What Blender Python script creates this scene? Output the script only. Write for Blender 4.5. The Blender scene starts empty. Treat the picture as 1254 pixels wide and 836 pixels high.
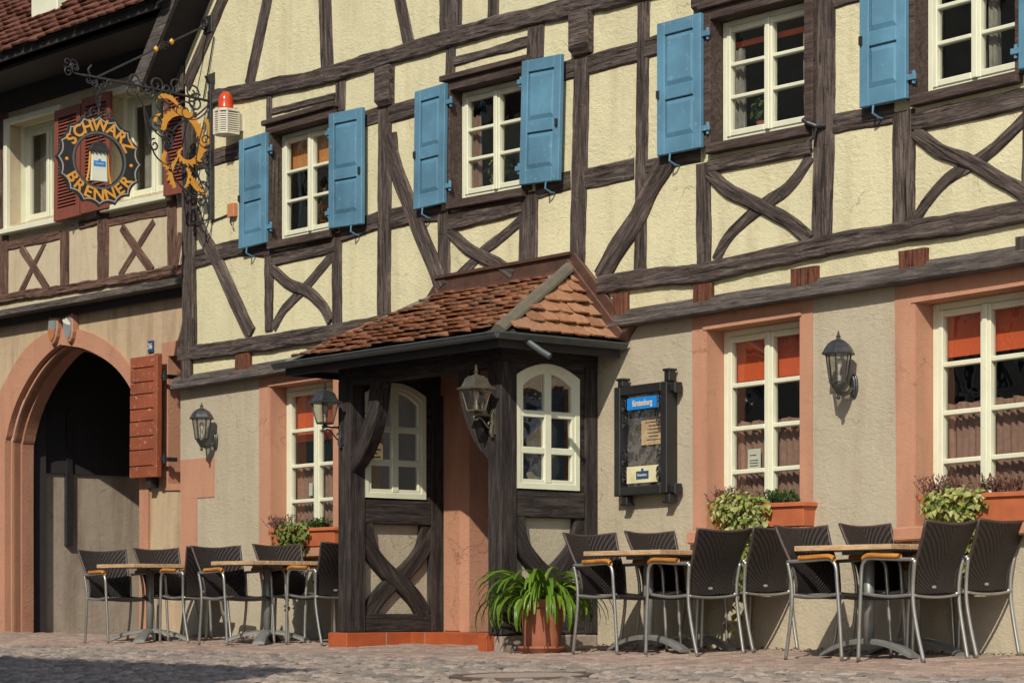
import bpy, bmesh, math, random
from mathutils import Vector, Matrix, noise
from mathutils.geometry import tessellate_polygon
R = random.Random(7)
C = bpy.context.scene.collection
scn = bpy.context.scene

# ------------------------------------------------------------------ camera
FPX, CXP, YHP = 2796., 627., 735.            # focal length / principal point in photo pixels
TH = math.atan2(2277, 2796)
FW = Vector((-math.cos(TH), math.sin(TH), 0)); RT = Vector((FW.y, -FW.x, 0))
CAM = Vector((0., -12.032, .352))
cd = bpy.data.cameras.new('camera'); co = bpy.data.objects.new('camera', cd); C.objects.link(co)
cd.sensor_width = 36; cd.lens = 36 * FPX / 1254; cd.shift_y = (YHP - 418) / 1254
cd.clip_start = .1; cd.clip_end = 2000
co.matrix_world = Matrix((( RT.x, 0, -FW.x, CAM.x), (RT.y, 0, -FW.y, CAM.y), (0, 1, 0, CAM.z), (0, 0, 0, 1)))
scn.camera = co
# ------------------------------------------------------------------ light
SUN = Vector((-.66, 1., -.92)).normalized()  # direction the light travels
w = bpy.data.worlds.new('World'); scn.world = w; w.use_nodes = True
nt = w.node_tree; bg = nt.nodes['Background']; sk = nt.nodes.new('ShaderNodeTexSky')
sk.sky_type = 'NISHITA'; sk.sun_disc = False
sk.sun_elevation = math.asin(-SUN.z); sk.sun_rotation = math.atan2(-SUN.x, -SUN.y)
nt.links.new(sk.outputs[0], bg.inputs[0]); bg.inputs[1].default_value = .13
sl = bpy.data.lights.new('sun', 'SUN'); sl.energy = 4.1; sl.angle = math.radians(.5); sl.color = (1, .915, .765)
so = bpy.data.objects.new('sun', sl); C.objects.link(so); so.rotation_euler = SUN.to_track_quat('-Z', 'Y').to_euler()
so.location = (10, -20, 20)
scn.view_settings.view_transform = 'Standard'; scn.view_settings.look = 'None'
scn.view_settings.exposure = 0.0; scn.view_settings.gamma = 1
scn.render.engine = 'CYCLES'
scn.cycles.max_bounces = 6; scn.cycles.transparent_max_bounces = 12

# ------------------------------------------------------------------ helpers: photo pixel -> point on a real plane
def pray(px, py):
    return FW + RT * ((px - CXP) / FPX) + Vector((0, 0, (YHP - py) / FPX))
class PL:                                    # a vertical working plane: x along it to the right, y inward, z up
    def __init__(s, o, ax):
        s.O = Vector(o); s.ax = Vector(ax).normalized(); s.ay = Vector((-s.ax.y, s.ax.x, 0))
        s.M = Matrix(((s.ax.x, s.ay.x, 0, s.O.x), (s.ax.y, s.ay.y, 0, s.O.y), (0, 0, 1, s.O.z), (0, 0, 0, 1)))
    def uv(s, px, py, y=0.):
        d = pray(px, py); t = (y - (CAM - s.O).dot(s.ay)) / d.dot(s.ay)
        p = CAM + d * t - s.O
        return (p.dot(s.ax), p.z)
    def sc(s, px, py, y=0.):
        d = pray(px, py); return FPX / ((y - (CAM - s.O).dot(s.ay)) / d.dot(s.ay))
MAIN = PL((0, 0, 0), (1, 0, 0))
GS = .04
def gz(y): return GS * max(-14, min(0, y))
WM = {}
def link(o, M=Matrix(), parent=None):
    C.objects.link(o); WM[o] = M.copy()
    if parent:
        o.parent = parent; o.matrix_basis = WM[parent].inverted() @ M
    else: o.matrix_basis = M
    return o
def tag(o, label=None, cat=None, group=None, kind=None):
    if label: o['label'] = label
    if cat: o['category'] = cat
    if group: o['group'] = group
    if kind: o['kind'] = kind
    return o
def thing(name, label, cat, M=Matrix(), group=None):
    if not isinstance(M, Matrix): M = Matrix.Translation(Vector(M))
    o = bpy.data.objects.new(name, None); o.empty_display_size = .2
    link(o, M); return tag(o, label, cat, group)
class MB:
    def __init__(s): s.v = []; s.f = []
    def add(s, vs, fs):
        n = len(s.v); s.v += [tuple(v) for v in vs]; s.f += [tuple(i + n for i in f) for f in fs]; return s
    def box(s, x0, x1, y0, y1, z0, z1, M=None):
        vs = [Vector(p) for p in ((x0,y0,z0),(x1,y0,z0),(x1,y1,z0),(x0,y1,z0),(x0,y0,z1),(x1,y0,z1),(x1,y1,z1),(x0,y1,z1))]
        if M: vs = [M @ v for v in vs]
        return s.add(vs, [(3,2,1,0),(4,5,6,7),(0,1,5,4),(1,2,6,5),(2,3,7,6),(3,0,4,7)])
    def fbox(s, F, s0, s1, t0, t1, y0, y1):   # box through a (s,t,y)->point map
        vs = [F(a, b, c) for a, b, c in ((s0,t0,y0),(s1,t0,y0),(s1,t0,y1),(s0,t0,y1),(s0,t1,y0),(s1,t1,y0),(s1,t1,y1),(s0,t1,y1))]
        return s.add(vs, [(3,2,1,0),(4,5,6,7),(0,1,5,4),(1,2,6,5),(2,3,7,6),(3,0,4,7)])
    def prism(s, poly, y0, y1, F=None):       # polygon in (x,z) extruded y0 (front) .. y1
        a = sum(poly[i-1][0]*poly[i][1] - poly[i][0]*poly[i-1][1] for i in range(len(poly)))
        if a < 0: poly = poly[::-1]
        n = len(poly); F = F or (lambda x, z, y: (x, y, z))
        vs = [F(x, z, y0) for x, z in poly] + [F(x, z, y1) for x, z in poly]
        fs = [tuple(range(n)), tuple(range(2*n-1, n-1, -1))] + [(i, i+n, (i+1) % n + n, (i+1) % n) for i in range(n)]
        return s.add(vs, fs)
    def holed(s, outer, holes, y, rev=None):  # flat sheet with openings; rev = depth of reveal faces inside each opening
        loops = [outer] + holes; fl = [p for l in loops for p in l]
        tri = tessellate_polygon([[Vector((x, z, 0)) for x, z in l] for l in loops])
        s.add([(x, y, z) for x, z in fl], [t for t in tri])
        if rev:
            for h in holes:
                n = len(h); s.add([(x, y, z) for x, z in h] + [(x, y + rev, z) for x, z in h], [(i, (i+1) % n, (i+1) % n + n, i + n) for i in range(n)])
        return s
    def tube(s, pts, r, n=8, closed=False, cap=True):
        pts = [Vector(p) for p in pts]; m = len(pts); rs = r if isinstance(r, (list, tuple)) else [r]*m
        rings = []; up = None
        for i, p in enumerate(pts):
            a = pts[i-1] if i or closed else p; b = pts[(i+1) % m] if i < m-1 or closed else p
            t = (b - a).normalized()
            if up is None:
                up = Vector((0,0,1)) if abs(t.z) < .9 else Vector((1,0,0))
            u = (up - t*up.dot(t))
            if u.length < 1e-4: u = t.orthogonal()
            u.normalize(); up = u; v = t.cross(u)
            rings.append([p + (u*math.cos(2*math.pi*k/n) + v*math.sin(2*math.pi*k/n))*rs[i] for k in range(n)])
        vs = [q for g in rings for q in g]; fs = []
        for i in range(m if closed else m-1):
            j = (i+1) % m
            fs += [(i*n+k, i*n+(k+1) % n, j*n+(k+1) % n, j*n+k) for k in range(n)]
        if cap and not closed: fs += [tuple(range(n-1, -1, -1)), tuple((m-1)*n+k for k in range(n))]
        return s.add(vs, fs)
    def lathe(s, prof, c=(0,0,0), n=24, M=None, ph=0.):   # profile (r,z) revolved
        vs = []
        for r, z in prof:
            for k in range(n):
                a = 2*math.pi*k/n + ph; vs.append(Vector((c[0]+r*math.cos(a), c[1]+r*math.sin(a), c[2]+z)))
        if M: vs = [M @ v for v in vs]
        m = len(prof); fs = [(i*n+k, i*n+(k+1) % n, (i+1)*n+(k+1) % n, (i+1)*n+k) for i in range(m-1) for k in range(n)]
        fs += [tuple(range(n-1, -1, -1)), tuple((m-1)*n+k for k in range(n))]
        return s.add(vs, fs)
    def build(s, name, mat, parent=None, M=Matrix(), bevel=0, smooth=False, seg=1):
        me = bpy.data.meshes.new(name); me.from_pydata([tuple(v) for v in s.v], [], s.f); me.validate(); me.update()
        if smooth == 'fix' or smooth is None:
            pass
        if smooth: me.polygons.foreach_set('use_smooth', [True]*len(me.polygons))
        me.materials.append(mat); o = bpy.data.objects.new(name, me); link(o, M, parent)
        if bevel:
            b = o.modifiers.new('bevel', 'BEVEL'); b.width = bevel; b.segments = seg; b.limit_method = 'ANGLE'; b.angle_limit = .7
        return o
def spiral(c, r0, r1, a0, turns, n=26):
    return [(c[0] + (r0+(r1-r0)*i/n)*math.cos(a0+turns*2*math.pi*i/n), c[1] + (r0+(r1-r0)*i/n)*math.sin(a0+turns*2*math.pi*i/n)) for i in range(n+1)]
def smoothpath(pts, n=6):                     # Catmull-Rom
    pts = [Vector(p) for p in pts]; out = []
    for i in range(len(pts)-1):
        a = pts[max(i-1,0)]; b = pts[i]; c = pts[i+1]; d = pts[min(i+2,len(pts)-1)]
        for k in range(n):
            t = k/n; out.append(.5*((2*b)+(c-a)*t+(2*a-5*b+4*c-d)*t*t+(3*b-a-3*c+d)*t**3))
    out.append(pts[-1]); return out
def text_mesh(txt, size, extrude=.002, bold=0., align='CENTER', sx=1.):
    cu = bpy.data.curves.new('t', 'FONT'); cu.body = txt; cu.size = size; cu.extrude = extrude; cu.offset = bold
    cu.align_x = align; cu.align_y = 'CENTER'; cu.resolution_u = 3
    o = bpy.data.objects.new('t', cu); C.objects.link(o); bpy.context.view_layer.update()
    dg = bpy.context.evaluated_depsgraph_get(); me = bpy.data.meshes.new_from_object(o.evaluated_get(dg))
    vs = [(v.co.x*sx, -v.co.z, v.co.y) for v in me.vertices]; fs = [tuple(p.vertices) for p in me.polygons]
    bpy.data.objects.remove(o); bpy.data.curves.remove(cu); bpy.data.meshes.remove(me)
    return vs, fs

# ------------------------------------------------------------------ materials
class N:
    def __init__(s, name):
        s.m = bpy.data.materials.new(name); s.m.use_nodes = True; s.t = s.m.node_tree
        s.b = s.t.nodes['Principled BSDF']
    def n(s, typ, **kw):
        x = s.t.nodes.new(typ)
        for k, v in kw.items():
            if k in x.inputs: x.inputs[k].default_value = v
            else: setattr(x, k, v)
        return x
    def l(s, a, b): s.t.links.new(a, b)
    def coord(s, scale=(1,1,1), rnd=False, kind='Object'):
        tc = s.n('ShaderNodeTexCoord'); mp = s.n('ShaderNodeMapping'); mp.inputs['Scale'].default_value = scale
        s.l(tc.outputs[kind], mp.inputs['Vector'])
        if rnd:
            oi = s.n('ShaderNodeObjectInfo'); m = s.n('ShaderNodeMath', operation='MULTIPLY'); m.inputs[1].default_value = 37.
            s.l(oi.outputs['Random'], m.inputs[0]); cb = s.n('ShaderNodeCombineXYZ')
            for i in range(3): s.l(m.outputs[0], cb.inputs[i])
            s.l(cb.outputs[0], mp.inputs['Location'])
        return mp.outputs[0]
    def noise(s, vec, scale, detail=4, rough=.55, dist=0.):
        x = s.n('ShaderNodeTexNoise'); x.inputs['Scale'].default_value = scale; x.inputs['Detail'].default_value = detail
        x.inputs['Roughness'].default_value = rough; x.inputs['Distortion'].default_value = dist
        if vec is not None: s.l(vec, x.inputs['Vector'])
        return x.outputs[0]
    def ramp(s, fac, stops):
        x = s.n('ShaderNodeValToRGB'); e = x.color_ramp.elements
        while len(e) < len(stops): e.new(.5)
        for q, (p, c) in zip(e, stops):
            q.position = p; q.color = tuple(c)+(1,) if not isinstance(c, float) else (c, c, c, 1)
        s.l(fac, x.inputs[0]); return x.outputs[0]
    def mix(s, fac, a, b, mode='MIX'):
        x = s.n('ShaderNodeMix', data_type='RGBA', blend_type=mode)
        for i, v in ((0, fac), (6, a), (7, b)):
            if isinstance(v, (int, float)): x.inputs[i].default_value = v
            elif isinstance(v, tuple): x.inputs[i].default_value = v + (1,)
            else: s.l(v, x.inputs[i])
        return x.outputs[2]
    def math(s, op, a, b=0.):
        x = s.n('ShaderNodeMath', operation=op)
        for i, v in ((0, a), (1, b)):
            if isinstance(v, (int, float)): x.inputs[i].default_value = v
            else: s.l(v, x.inputs[i])
        return x.outputs[0]
    def bump(s, h, strength=.5, dist=.01, prev=None):
        x = s.n('ShaderNodeBump'); x.inputs['Strength'].default_value = strength; x.inputs['Distance'].default_value = dist
        s.l(h, x.inputs['Height'])
        if prev is not None: s.l(prev, x.inputs['Normal'])
        return x.outputs[0]
    def done(s, col=None, rough=.8, nrm=None, metal=0., spec=None):
        for i, v in (('Base Color', col), ('Roughness', rough), ('Metallic', metal), ('Normal', nrm)):
            if v is None: continue
            if isinstance(v, (int, float)): s.b.inputs[i].default_value = v
            elif isinstance(v, tuple): s.b.inputs[i].default_value = v + (1,)
            else: s.l(v, s.b.inputs[i])
        if spec is not None: s.b.inputs['Specular IOR Level'].default_value = spec
        return s.m
def sc3(c, k): return tuple(min(1, x*k) for x in c)
def m_plaster(name, col, stain, coarse=1., stainamt=.5, bs=.9):
    k = N(name); v = k.coord()
    big = k.noise(v, 1.1, 5, .6); mid = k.noise(v, 6, 4); v2 = k.coord((17, 17, 34)); v4 = k.coord((38, 38, 24))
    c = k.mix(k.ramp(big, [(.35, 0.), (.75, 1.)]), col, sc3(col, .86))
    vs = k.coord((3, 3, .5)); st = k.noise(vs, 1.6, 5, .62)
    c = k.mix(k.math('MULTIPLY', k.ramp(st, [(.47, 0.), (.72, 1.)]), stainamt), c, stain)
    c = k.mix(k.math('MULTIPLY', k.ramp(mid, [(.3, 1.), (.5, 0.)]), .18), c, sc3(col, 1.12))
    trowel = k.noise(v2, 1.0*coarse, 5, .62, .7); t2 = k.noise(v4, 1.0, 3, .6, 1.2); fine = k.noise(v, 110, 3); pt = k.ramp(k.noise(v, 2.7, 3), [(.38, 0.), (.62, 1.)])
    hh = k.math('ADD', k.math('MULTIPLY', trowel, k.math('ADD', k.math('MULTIPLY', pt, .6), .4)), k.math('MULTIPLY', t2, .45))
    b = k.bump(hh, bs*.62, .02); b = k.bump(fine, .55, .007, b)
    ck = k.n('ShaderNodeTexVoronoi', feature='DISTANCE_TO_EDGE'); ck.inputs['Scale'].default_value = .9; wv_ = k.n('ShaderNodeMapping'); k.l(v, wv_.inputs[0]); wn_ = k.n('ShaderNodeTexNoise'); wn_.inputs['Scale'].default_value = 3.5; wn_.inputs['Detail'].default_value = 5; k.l(v, wn_.inputs[0]); vm = k.n('ShaderNodeVectorMath', operation='MULTIPLY_ADD'); vm.inputs[1].default_value = (.55, .55, .55); k.l(wn_.outputs['Color'], vm.inputs[0]); k.l(v, vm.inputs[2]); k.l(vm.outputs[0], ck.inputs['Vector'])
    ckm = k.math('MULTIPLY', k.ramp(ck.outputs['Distance'], [(.0, 1.), (.006, 0.)]), k.ramp(k.noise(v, 1.7, 2), [(.52, 0.), (.6, .65)]))
    c = k.mix(ckm, c, sc3(stain, .45)); c = k.mix(k.math('MULTIPLY', k.ramp(trowel, [(.30, 1.), (.47, 0.)]), .22), c, sc3(stain, .8))
    return k.done(c, .93, b, spec=.2)
def m_wood(name, dark, mid, light, rough=.85, crack=.8, bs=.8):
    k = N(name); v = k.coord((.9, 13, 13), rnd=True); g = k.noise(v, 2.2, 9, .72, .35)
    c = k.ramp(g, [(.38, dark), (.50, mid), (.63, light)])
    vf = k.coord((5, 55, 55), rnd=True); gf = k.noise(vf, 1.6, 4, .65); c = k.mix(k.ramp(gf, [(.36, .6), (.52, 0.)]), c, sc3(dark, .6)); c = k.mix(k.ramp(gf, [(.56, 0.), (.70, .4)]), c, sc3(light, 1.15))
    v2 = k.coord((1.6, 22, 22), rnd=True); cr = k.noise(v2, 1.3, 3, .5, .6)
    crk = k.ramp(cr, [(.33, 1.), (.41, 0.)])
    c = k.mix(k.math('MULTIPLY', crk, crack), c, sc3(dark, .35))
    v3 = k.coord((1, 1, 1), rnd=True); bl = k.noise(v3, 3.1, 4)
    c = k.mix(k.ramp(bl, [(.38, .35), (.62, 0.)]), c, sc3(dark, .75))
    vn = k.coord((7, 9, 9), rnd=True); nt_ = k.noise(vn, 1., 2, .5, 1.2)
    h = k.math('SUBTRACT', k.math('ADD', g, k.math('MULTIPLY', gf, .5)), k.math('MULTIPLY', crk, .9)); b = k.bump(h, bs, .018); b = k.bump(k.ramp(nt_, [(.34, 0.), (.46, 1.)]), .35*bs, .02, b)
    return k.done(c, rough, b, spec=.25)
def m_paint(name, col, chip=None, rough=.5, amt=.5, var=.12, grain=(1.5, 18, 1.5)):
    k = N(name); v = k.coord(rnd=True); big = k.noise(v, 2.3, 5); vg = k.coord(grain, rnd=True); g = k.noise(vg, 4, 5, .6)
    c = k.mix(k.ramp(big, [(.3, 0.), (.7, 1.)]), sc3(col, 1-var), sc3(col, 1+var))
    c = k.mix(k.math('MULTIPLY', k.ramp(g, [(.35, 1.), (.6, 0.)]), .25), c, sc3(col, .7))
    if chip:
        ch = k.noise(v, 21, 6, .72); c = k.mix(k.math('MULTIPLY', k.ramp(ch, [(.60, 0.), (.66, 1.)]), amt), c, chip)
    return k.done(c, rough, k.bump(g, .25, .004), spec=.35)
def m_plain(name, col, rough=.6, metal=0., var=.15, scale=9, bump=.1):
    k = N(name); v = k.coord(rnd=True); g = k.noise(v, scale, 5)
    c = k.mix(k.ramp(g, [(.3, 0.), (.7, 1.)]), sc3(col, 1-var), sc3(col, 1+var))
    return k.done(c, rough, k.bump(g, bump, .004), metal)
def m_isl(name, cols, rough=.8, lich=None, bump=.4, scale=30, bd=.006, tr=0.):
    k = N(name); gi = k.n('ShaderNodeNewGeometry'); n_ = len(cols)
    c = k.ramp(gi.outputs['Random Per Island'], [(i/(n_-1) if n_ > 1 else 0, q) for i, q in enumerate(cols)])
    v = k.coord(); g = k.noise(v, scale, 4)
    c = k.mix(k.ramp(g, [(.35, .35), (.65, 0.)]), c, sc3(cols[0], .45))
    if lich:
        q = k.noise(v, 7, 6, .7); c = k.mix(k.ramp(q, [(.55, 0.), (.68, .75)]), c, lich)
    if tr:
        k.b.inputs['Transmission Weight'].default_value = 0
        m = k.done(c, rough, k.bump(g, bump, bd), spec=.3)
        tb = k.n('ShaderNodeBsdfTranslucent'); k.l(c, tb.inputs[0]); ms = k.n('ShaderNodeMixShader'); ms.inputs[0].default_value = tr
        k.l(k.b.outputs[0], ms.inputs[1]); k.l(tb.outputs[0], ms.inputs[2]); k.l(ms.outputs[0], k.t.nodes['Material Output'].inputs[0]); return m
    return k.done(c, rough, k.bump(g, bump, bd), spec=.25)
def m_glass(name, tint=(.9, .92, .9), wavy=.06, add=.0):
    k = N(name); k.t.nodes.remove(k.b)
    tr = k.n('ShaderNodeBsdfTransparent'); tr.inputs[0].default_value = tint + (1,)
    gl = k.n('ShaderNodeBsdfGlossy'); gl.inputs['Roughness'].default_value = .015
    v = k.coord(rnd=True); nz = k.noise(v, 3.2, 2); b = k.bump(nz, wavy, .1); k.l(b, gl.inputs['Normal'])
    ge = k.n('ShaderNodeNewGeometry'); dt = k.n('ShaderNodeVectorMath', operation='DOT_PRODUCT'); k.l(ge.outputs['Normal'], dt.inputs[0]); k.l(ge.outputs['Incoming'], dt.inputs[1])
    om = k.math('SUBTRACT', 1., k.math('ABSOLUTE', dt.outputs['Value']))      # two-sided Schlick reflectance of a pane
    fac = k.math('ADD', k.math('MULTIPLY', k.math('POWER', om, 4.), .85), .14 + add)
    ms = k.n('ShaderNodeMixShader'); k.l(fac, ms.inputs[0]); k.l(tr.outputs[0], ms.inputs[1]); k.l(gl.outputs[0], ms.inputs[2])
    k.l(ms.outputs[0], k.t.nodes['Material Output'].inputs[0]); return k.m
def m_weave(name, a, b_):
    k = N(name); tc = k.n('ShaderNodeTexCoord'); sx = k.n('ShaderNodeSeparateXYZ'); k.l(tc.outputs['Object'], sx.inputs[0])
    ay = k.math('ABSOLUTE', sx.outputs[1]); xz = k.math('ADD', sx.outputs[2], sx.outputs[0])
    u = k.math('MULTIPLY', k.math('ADD', xz, k.math('MULTIPLY', ay, -.75)), 2*math.pi*43)
    q = k.math('MULTIPLY', k.math('SINE', u), .5); q = k.math('ADD', q, .5)
    w2 = k.math('MULTIPLY', sx.outputs[1], 2*math.pi*62); p = k.math('ADD', k.math('MULTIPLY', k.math('SINE', w2), .5), .5)
    h = k.math('ADD', k.math('MULTIPLY', q, .75), k.math('MULTIPLY', p, .25))
    v = k.coord(); nz = k.noise(v, 40, 3); c = k.ramp(h, [(.25, a), (.8, b_)])
    c = k.mix(k.ramp(nz, [(.4, .3), (.6, 0.)]), c, sc3(a, .6))
    return k.done(c, .55, k.bump(h, .9, .006), spec=.4)

MT = {}
MT['cream'] = m_plaster('cream_plaster', (.69, .645, .425), (.48, .42, .27), 1., .6)
MT['beige'] = m_plaster('beige_plaster', (.48, .425, .32), (.34, .28, .20), 1.1, .5, .8)
MT['tan'] = m_plaster('tan_plaster', (.50, .385, .26), (.26, .18, .115), .8, .75, .35)
MT['panel'] = m_plaster('panel_plaster', (.55, .48, .34), (.42, .28, .19), .6, .6, .3)
MT['grey_pl'] = m_plaster('grey_passage_plaster', (.40, .34, .28), (.20, .15, .11), .5, .8, .5)
MT['pink'] = m_plaster('sandstone_paint', (.50, .265, .175), (.38, .19, .125), .7, .7, .25)
MT['timber'] = m_wood('weathered_timber', (.040, .030, .027), (.098, .076, .067), (.185, .150, .132))
MT['timber_red'] = m_wood('brown_timber', (.075, .04, .028), (.15, .085, .062), (.22, .14, .11))
MT['block'] = m_wood('reddish_block_wood', (.08, .028, .016), (.155, .058, .034), (.20, .085, .052), crack=.4)
MT['casing'] = m_wood('brown_casing_wood', (.045, .030, .026), (.085, .060, .052), (.125, .092, .082), crack=.3, bs=.3)
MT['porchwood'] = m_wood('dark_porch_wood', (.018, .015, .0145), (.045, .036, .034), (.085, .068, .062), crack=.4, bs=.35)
MT['board'] = m_wood('grey_board', (.055, .046, .042), (.115, .098, .09), (.18, .155, .142), crack=.3, bs=.5)
MT['dark'] = m_plain('dark_soffit_wood', (.03, .026, .028), .8)
MT['board_shade'] = m_plain('black_boarding_and_shade', (.022, .020, .022), .85)  # black-brown boards; also carries painted shade of the upper passage and verge underside
MT['blue'] = m_paint('blue_shutter_paint', (.095, .225, .33), (.24, .34, .38), .6, .7, .26)
MT['white'] = m_paint('cream_white_paint', (.70, .71, .55), (.45, .40, .30), .4, .2, .05)
MT['red'] = m_paint('red_brown_paint', (.20, .062, .040), (.16, .05, .03), .55, .3)
MT['redplank'] = m_paint('worn_red_plank_paint', (.27, .075, .036), (.55, .38, .26), .55, .8, .2, (18, 18, 1.5))
MT['stone'] = m_plaster('pink_sandstone', (.47, .245, .16), (.34, .165, .11), 1.2, .6, .6)
MT['stonered'] = m_plaster('red_sandstone', (.40, .205, .14), (.26, .12, .08), 1.6, .5, .9)
MT['glass'] = m_glass('old_window_glass')
MT['glass2'] = m_glass('porch_window_glass', (.8, .82, .8), .12, .10)
MT['lampglass'] = m_glass('lantern_glass', (.85, .84, .78), .3, .06)
MT['iron'] = m_plain('wrought_iron', (.05, .05, .054), .42, .5, .3, 30)
MT['lampmetal'] = m_plain('lantern_metal', (.075, .078, .08), .4, .55, .3, 22)
MT['lampbrass'] = m_plain('lantern_aged_bronze', (.16, .145, .11), .42, .6, .3, 22)
MT['steel'] = m_plain('brushed_grey_steel', (.40, .40, .38), .38, .75, .1, 14)
MT['cast'] = m_plain('cast_grey_alloy', (.26, .27, .26), .45, .5, .15, 14)
MT['rubber'] = m_plain('black_rubber', (.02, .02, .02), .7)
MT['weave'] = m_weave('brown_woven_rattan', (.012, .010, .010), (.040, .030, .028))
MT['armwood'] = m_wood('orange_oiled_wood', (.33, .12, .02), (.50, .205, .038), (.62, .30, .07), .4, .15, .1)
MT['tablewood'] = m_wood('pale_table_wood', (.42, .27, .15), (.56, .38, .22), (.66, .47, .29), .5, .15, .1)
MT['tile'] = m_isl('clay_roof_tile', [(.17, .075, .042), (.29, .12, .062), (.23, .10, .058), (.36, .16, .085), (.21, .115, .075)], .85, (.19, .145, .10), .6, 26)
MT['tile3'] = m_isl('pale_clay_roof_tile', [(.26, .125, .07), (.40, .20, .11), (.33, .16, .088), (.46, .25, .14), (.30, .16, .10)], .85, (.24, .18, .11), .6, 26)  # paler set of clay tile colours for the porch roof's right facet
MT['tile2'] = m_isl('old_clay_roof_tile', [(.115, .045, .03), (.17, .064, .04), (.14, .056, .036), (.20, .082, .05)], .85, (.10, .06, .045), .4, 20)
MT['lead'] = m_plain('lead_flashing', (.15, .135, .105), .6, .2, .25, 7, .3)
MT['copper'] = m_plain('brown_copper_flashing', (.12, .062, .045), .5, .4, .3, 8, .2)
MT['gutter'] = m_plain('dark_gutter_metal', (.10, .115, .12), .45, .5, .2)
MT['terra'] = m_plain('terracotta', (.46, .125, .05), .75, 0, .15, 9, .2)
MT['terra2'] = m_plain('weathered_terracotta', (.34, .115, .06), .75, 0, .22, 6, .25)
MT['plinth'] = m_plain('glazed_red_tile', (.36, .085, .03), .4, 0, .2, 5, .1)
MT['orange'] = m_plain('orange_red_fabric', (.62, .105, .03), .85, 0, .08, 40)
MT['orangeblind'] = m_plain('orange_blind_fabric', (.55, .22, .055), .85, 0, .08, 40)
MT['curtain'] = m_plain('brown_curtain', (.27, .155, .12), .9, 0, .2, 30, .3)
MT['net'] = m_plain('pale_curtain', (.27, .255, .225), .9, 0, .3, 14, .3)
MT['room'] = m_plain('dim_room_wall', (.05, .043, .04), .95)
MT['black'] = m_plain('black_sign_paint', (.018, .018, .02), .35)
MT['gold'] = m_plain('orange_gold_paint', (.62, .29, .045), .45, 0, .12)
MT['silver'] = m_plain('silver_edge_paint', (.38, .38, .36), .4, .3)
MT['white2'] = m_plain('white_plastic', (.62, .58, .48), .5, 0, .08)
MT['paper'] = m_plain('white_paper', (.62, .64, .54), .9, 0, .04)
MT['parch'] = m_plain('parchment_paper', (.60, .43, .24), .9, 0, .1)
MT['ink'] = m_plain('dark_ink', (.03, .03, .04), .8)
MT['signblue'] = m_plain('bright_blue_sign', (.01, .21, .62), .35, 0, .05)
MT['navy'] = m_plain('navy_label', (.015, .06, .16), .4, 0, .05)
k = N('red_signal_dome'); k.b.inputs['Transmission Weight'].default_value = .35; MT['dome'] = k.done((.75, .085, .02), .18, None, 0)
MT['ivy'] = m_isl('variegated_ivy_leaf', [(.09, .15, .03), (.24, .30, .06), (.46, .45, .14), (.16, .24, .045), (.58, .54, .27), (.30, .34, .08)], .55, None, .1, 40, tr=.25)
MT['ivy2'] = m_isl('green_ivy_leaf', [(.05, .10, .02), (.14, .22, .04), (.28, .33, .09), (.09, .16, .03), (.38, .41, .16)], .55, None, .1, 40, tr=.25)
MT['dryleaf'] = m_isl('reddish_heather', [(.16, .05, .045), (.24, .11, .09), (.10, .06, .04), (.30, .19, .15)], .7, None, .1, 40, tr=.2)
MT['herb'] = m_isl('dark_green_herb', [(.03, .06, .015), (.06, .11, .025), (.09, .13, .04)], .6, None, .1, 40, tr=.2)
MT['strap'] = m_isl('glossy_strap_leaf', [(.08, .165, .014), (.18, .31, .028), (.11, .22, .02), (.27, .40, .06)], .35, None, .05, 40, tr=.3)
MT['soil'] = m_plain('potting_soil', (.03, .02, .015), .95)
MT['pave'] = m_isl('pinkish_paving_brick', [(.31, .225, .18), (.38, .285, .23), (.26, .19, .16), (.35, .265, .215), (.42, .32, .265)], .9, (.22, .17, .14), .5, 45)
MT['cobble'] = m_isl('grey_cobble', [(.24, .20, .175), (.33, .275, .235), (.15, .135, .125), (.28, .235, .20), (.40, .33, .28), (.19, .17, .155)], .88, (.15, .125, .11), .6, 38)
MT['joint'] = m_plain('joint_sand', (.15, .12, .10), .95, 0, .25, 30, .4)
MT['shutblue'] = m_paint('pale_blue_door', (.12, .22, .38), None, .5)
MT['farwall'] = m_plaster('opposite_plaster', (.42, .30, .20), (.30, .22, .15), .6, .4, .3)

# ------------------------------------------------------------------ ground
g = MB(); ys = [-400, -14, 0, 80]; xs = [-400, 400]
g.add([(x, y, gz(y) - .022) for y in ys for x in xs], [(2*i, 2*i+1, 2*i+3, 2*i+2) for i in range(3)])
k = N('street_ground'); v = k.coord(); br = k.n('ShaderNodeTexBrick'); k.l(v, br.inputs['Vector'])
br.inputs['Scale'].default_value = 1; br.inputs['Brick Width'].default_value = .14; br.inputs['Row Height'].default_value = .12; br.inputs['Mortar Size'].default_value = .008
br.inputs['Color1'].default_value = (.24, .20, .17, 1); br.inputs['Color2'].default_value = (.31, .26, .22, 1); br.inputs['Mortar'].default_value = (.12, .10, .085, 1)
nz = k.noise(v, 20, 4); MT['ground'] = k.done(k.mix(k.ramp(nz, [(.3, .4), (.6, 0.)]), br.outputs[0], (.10, .085, .07)), .9, k.bump(nz, .5, .01))
tag(g.build('ground', MT['ground']), kind='structure')
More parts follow.
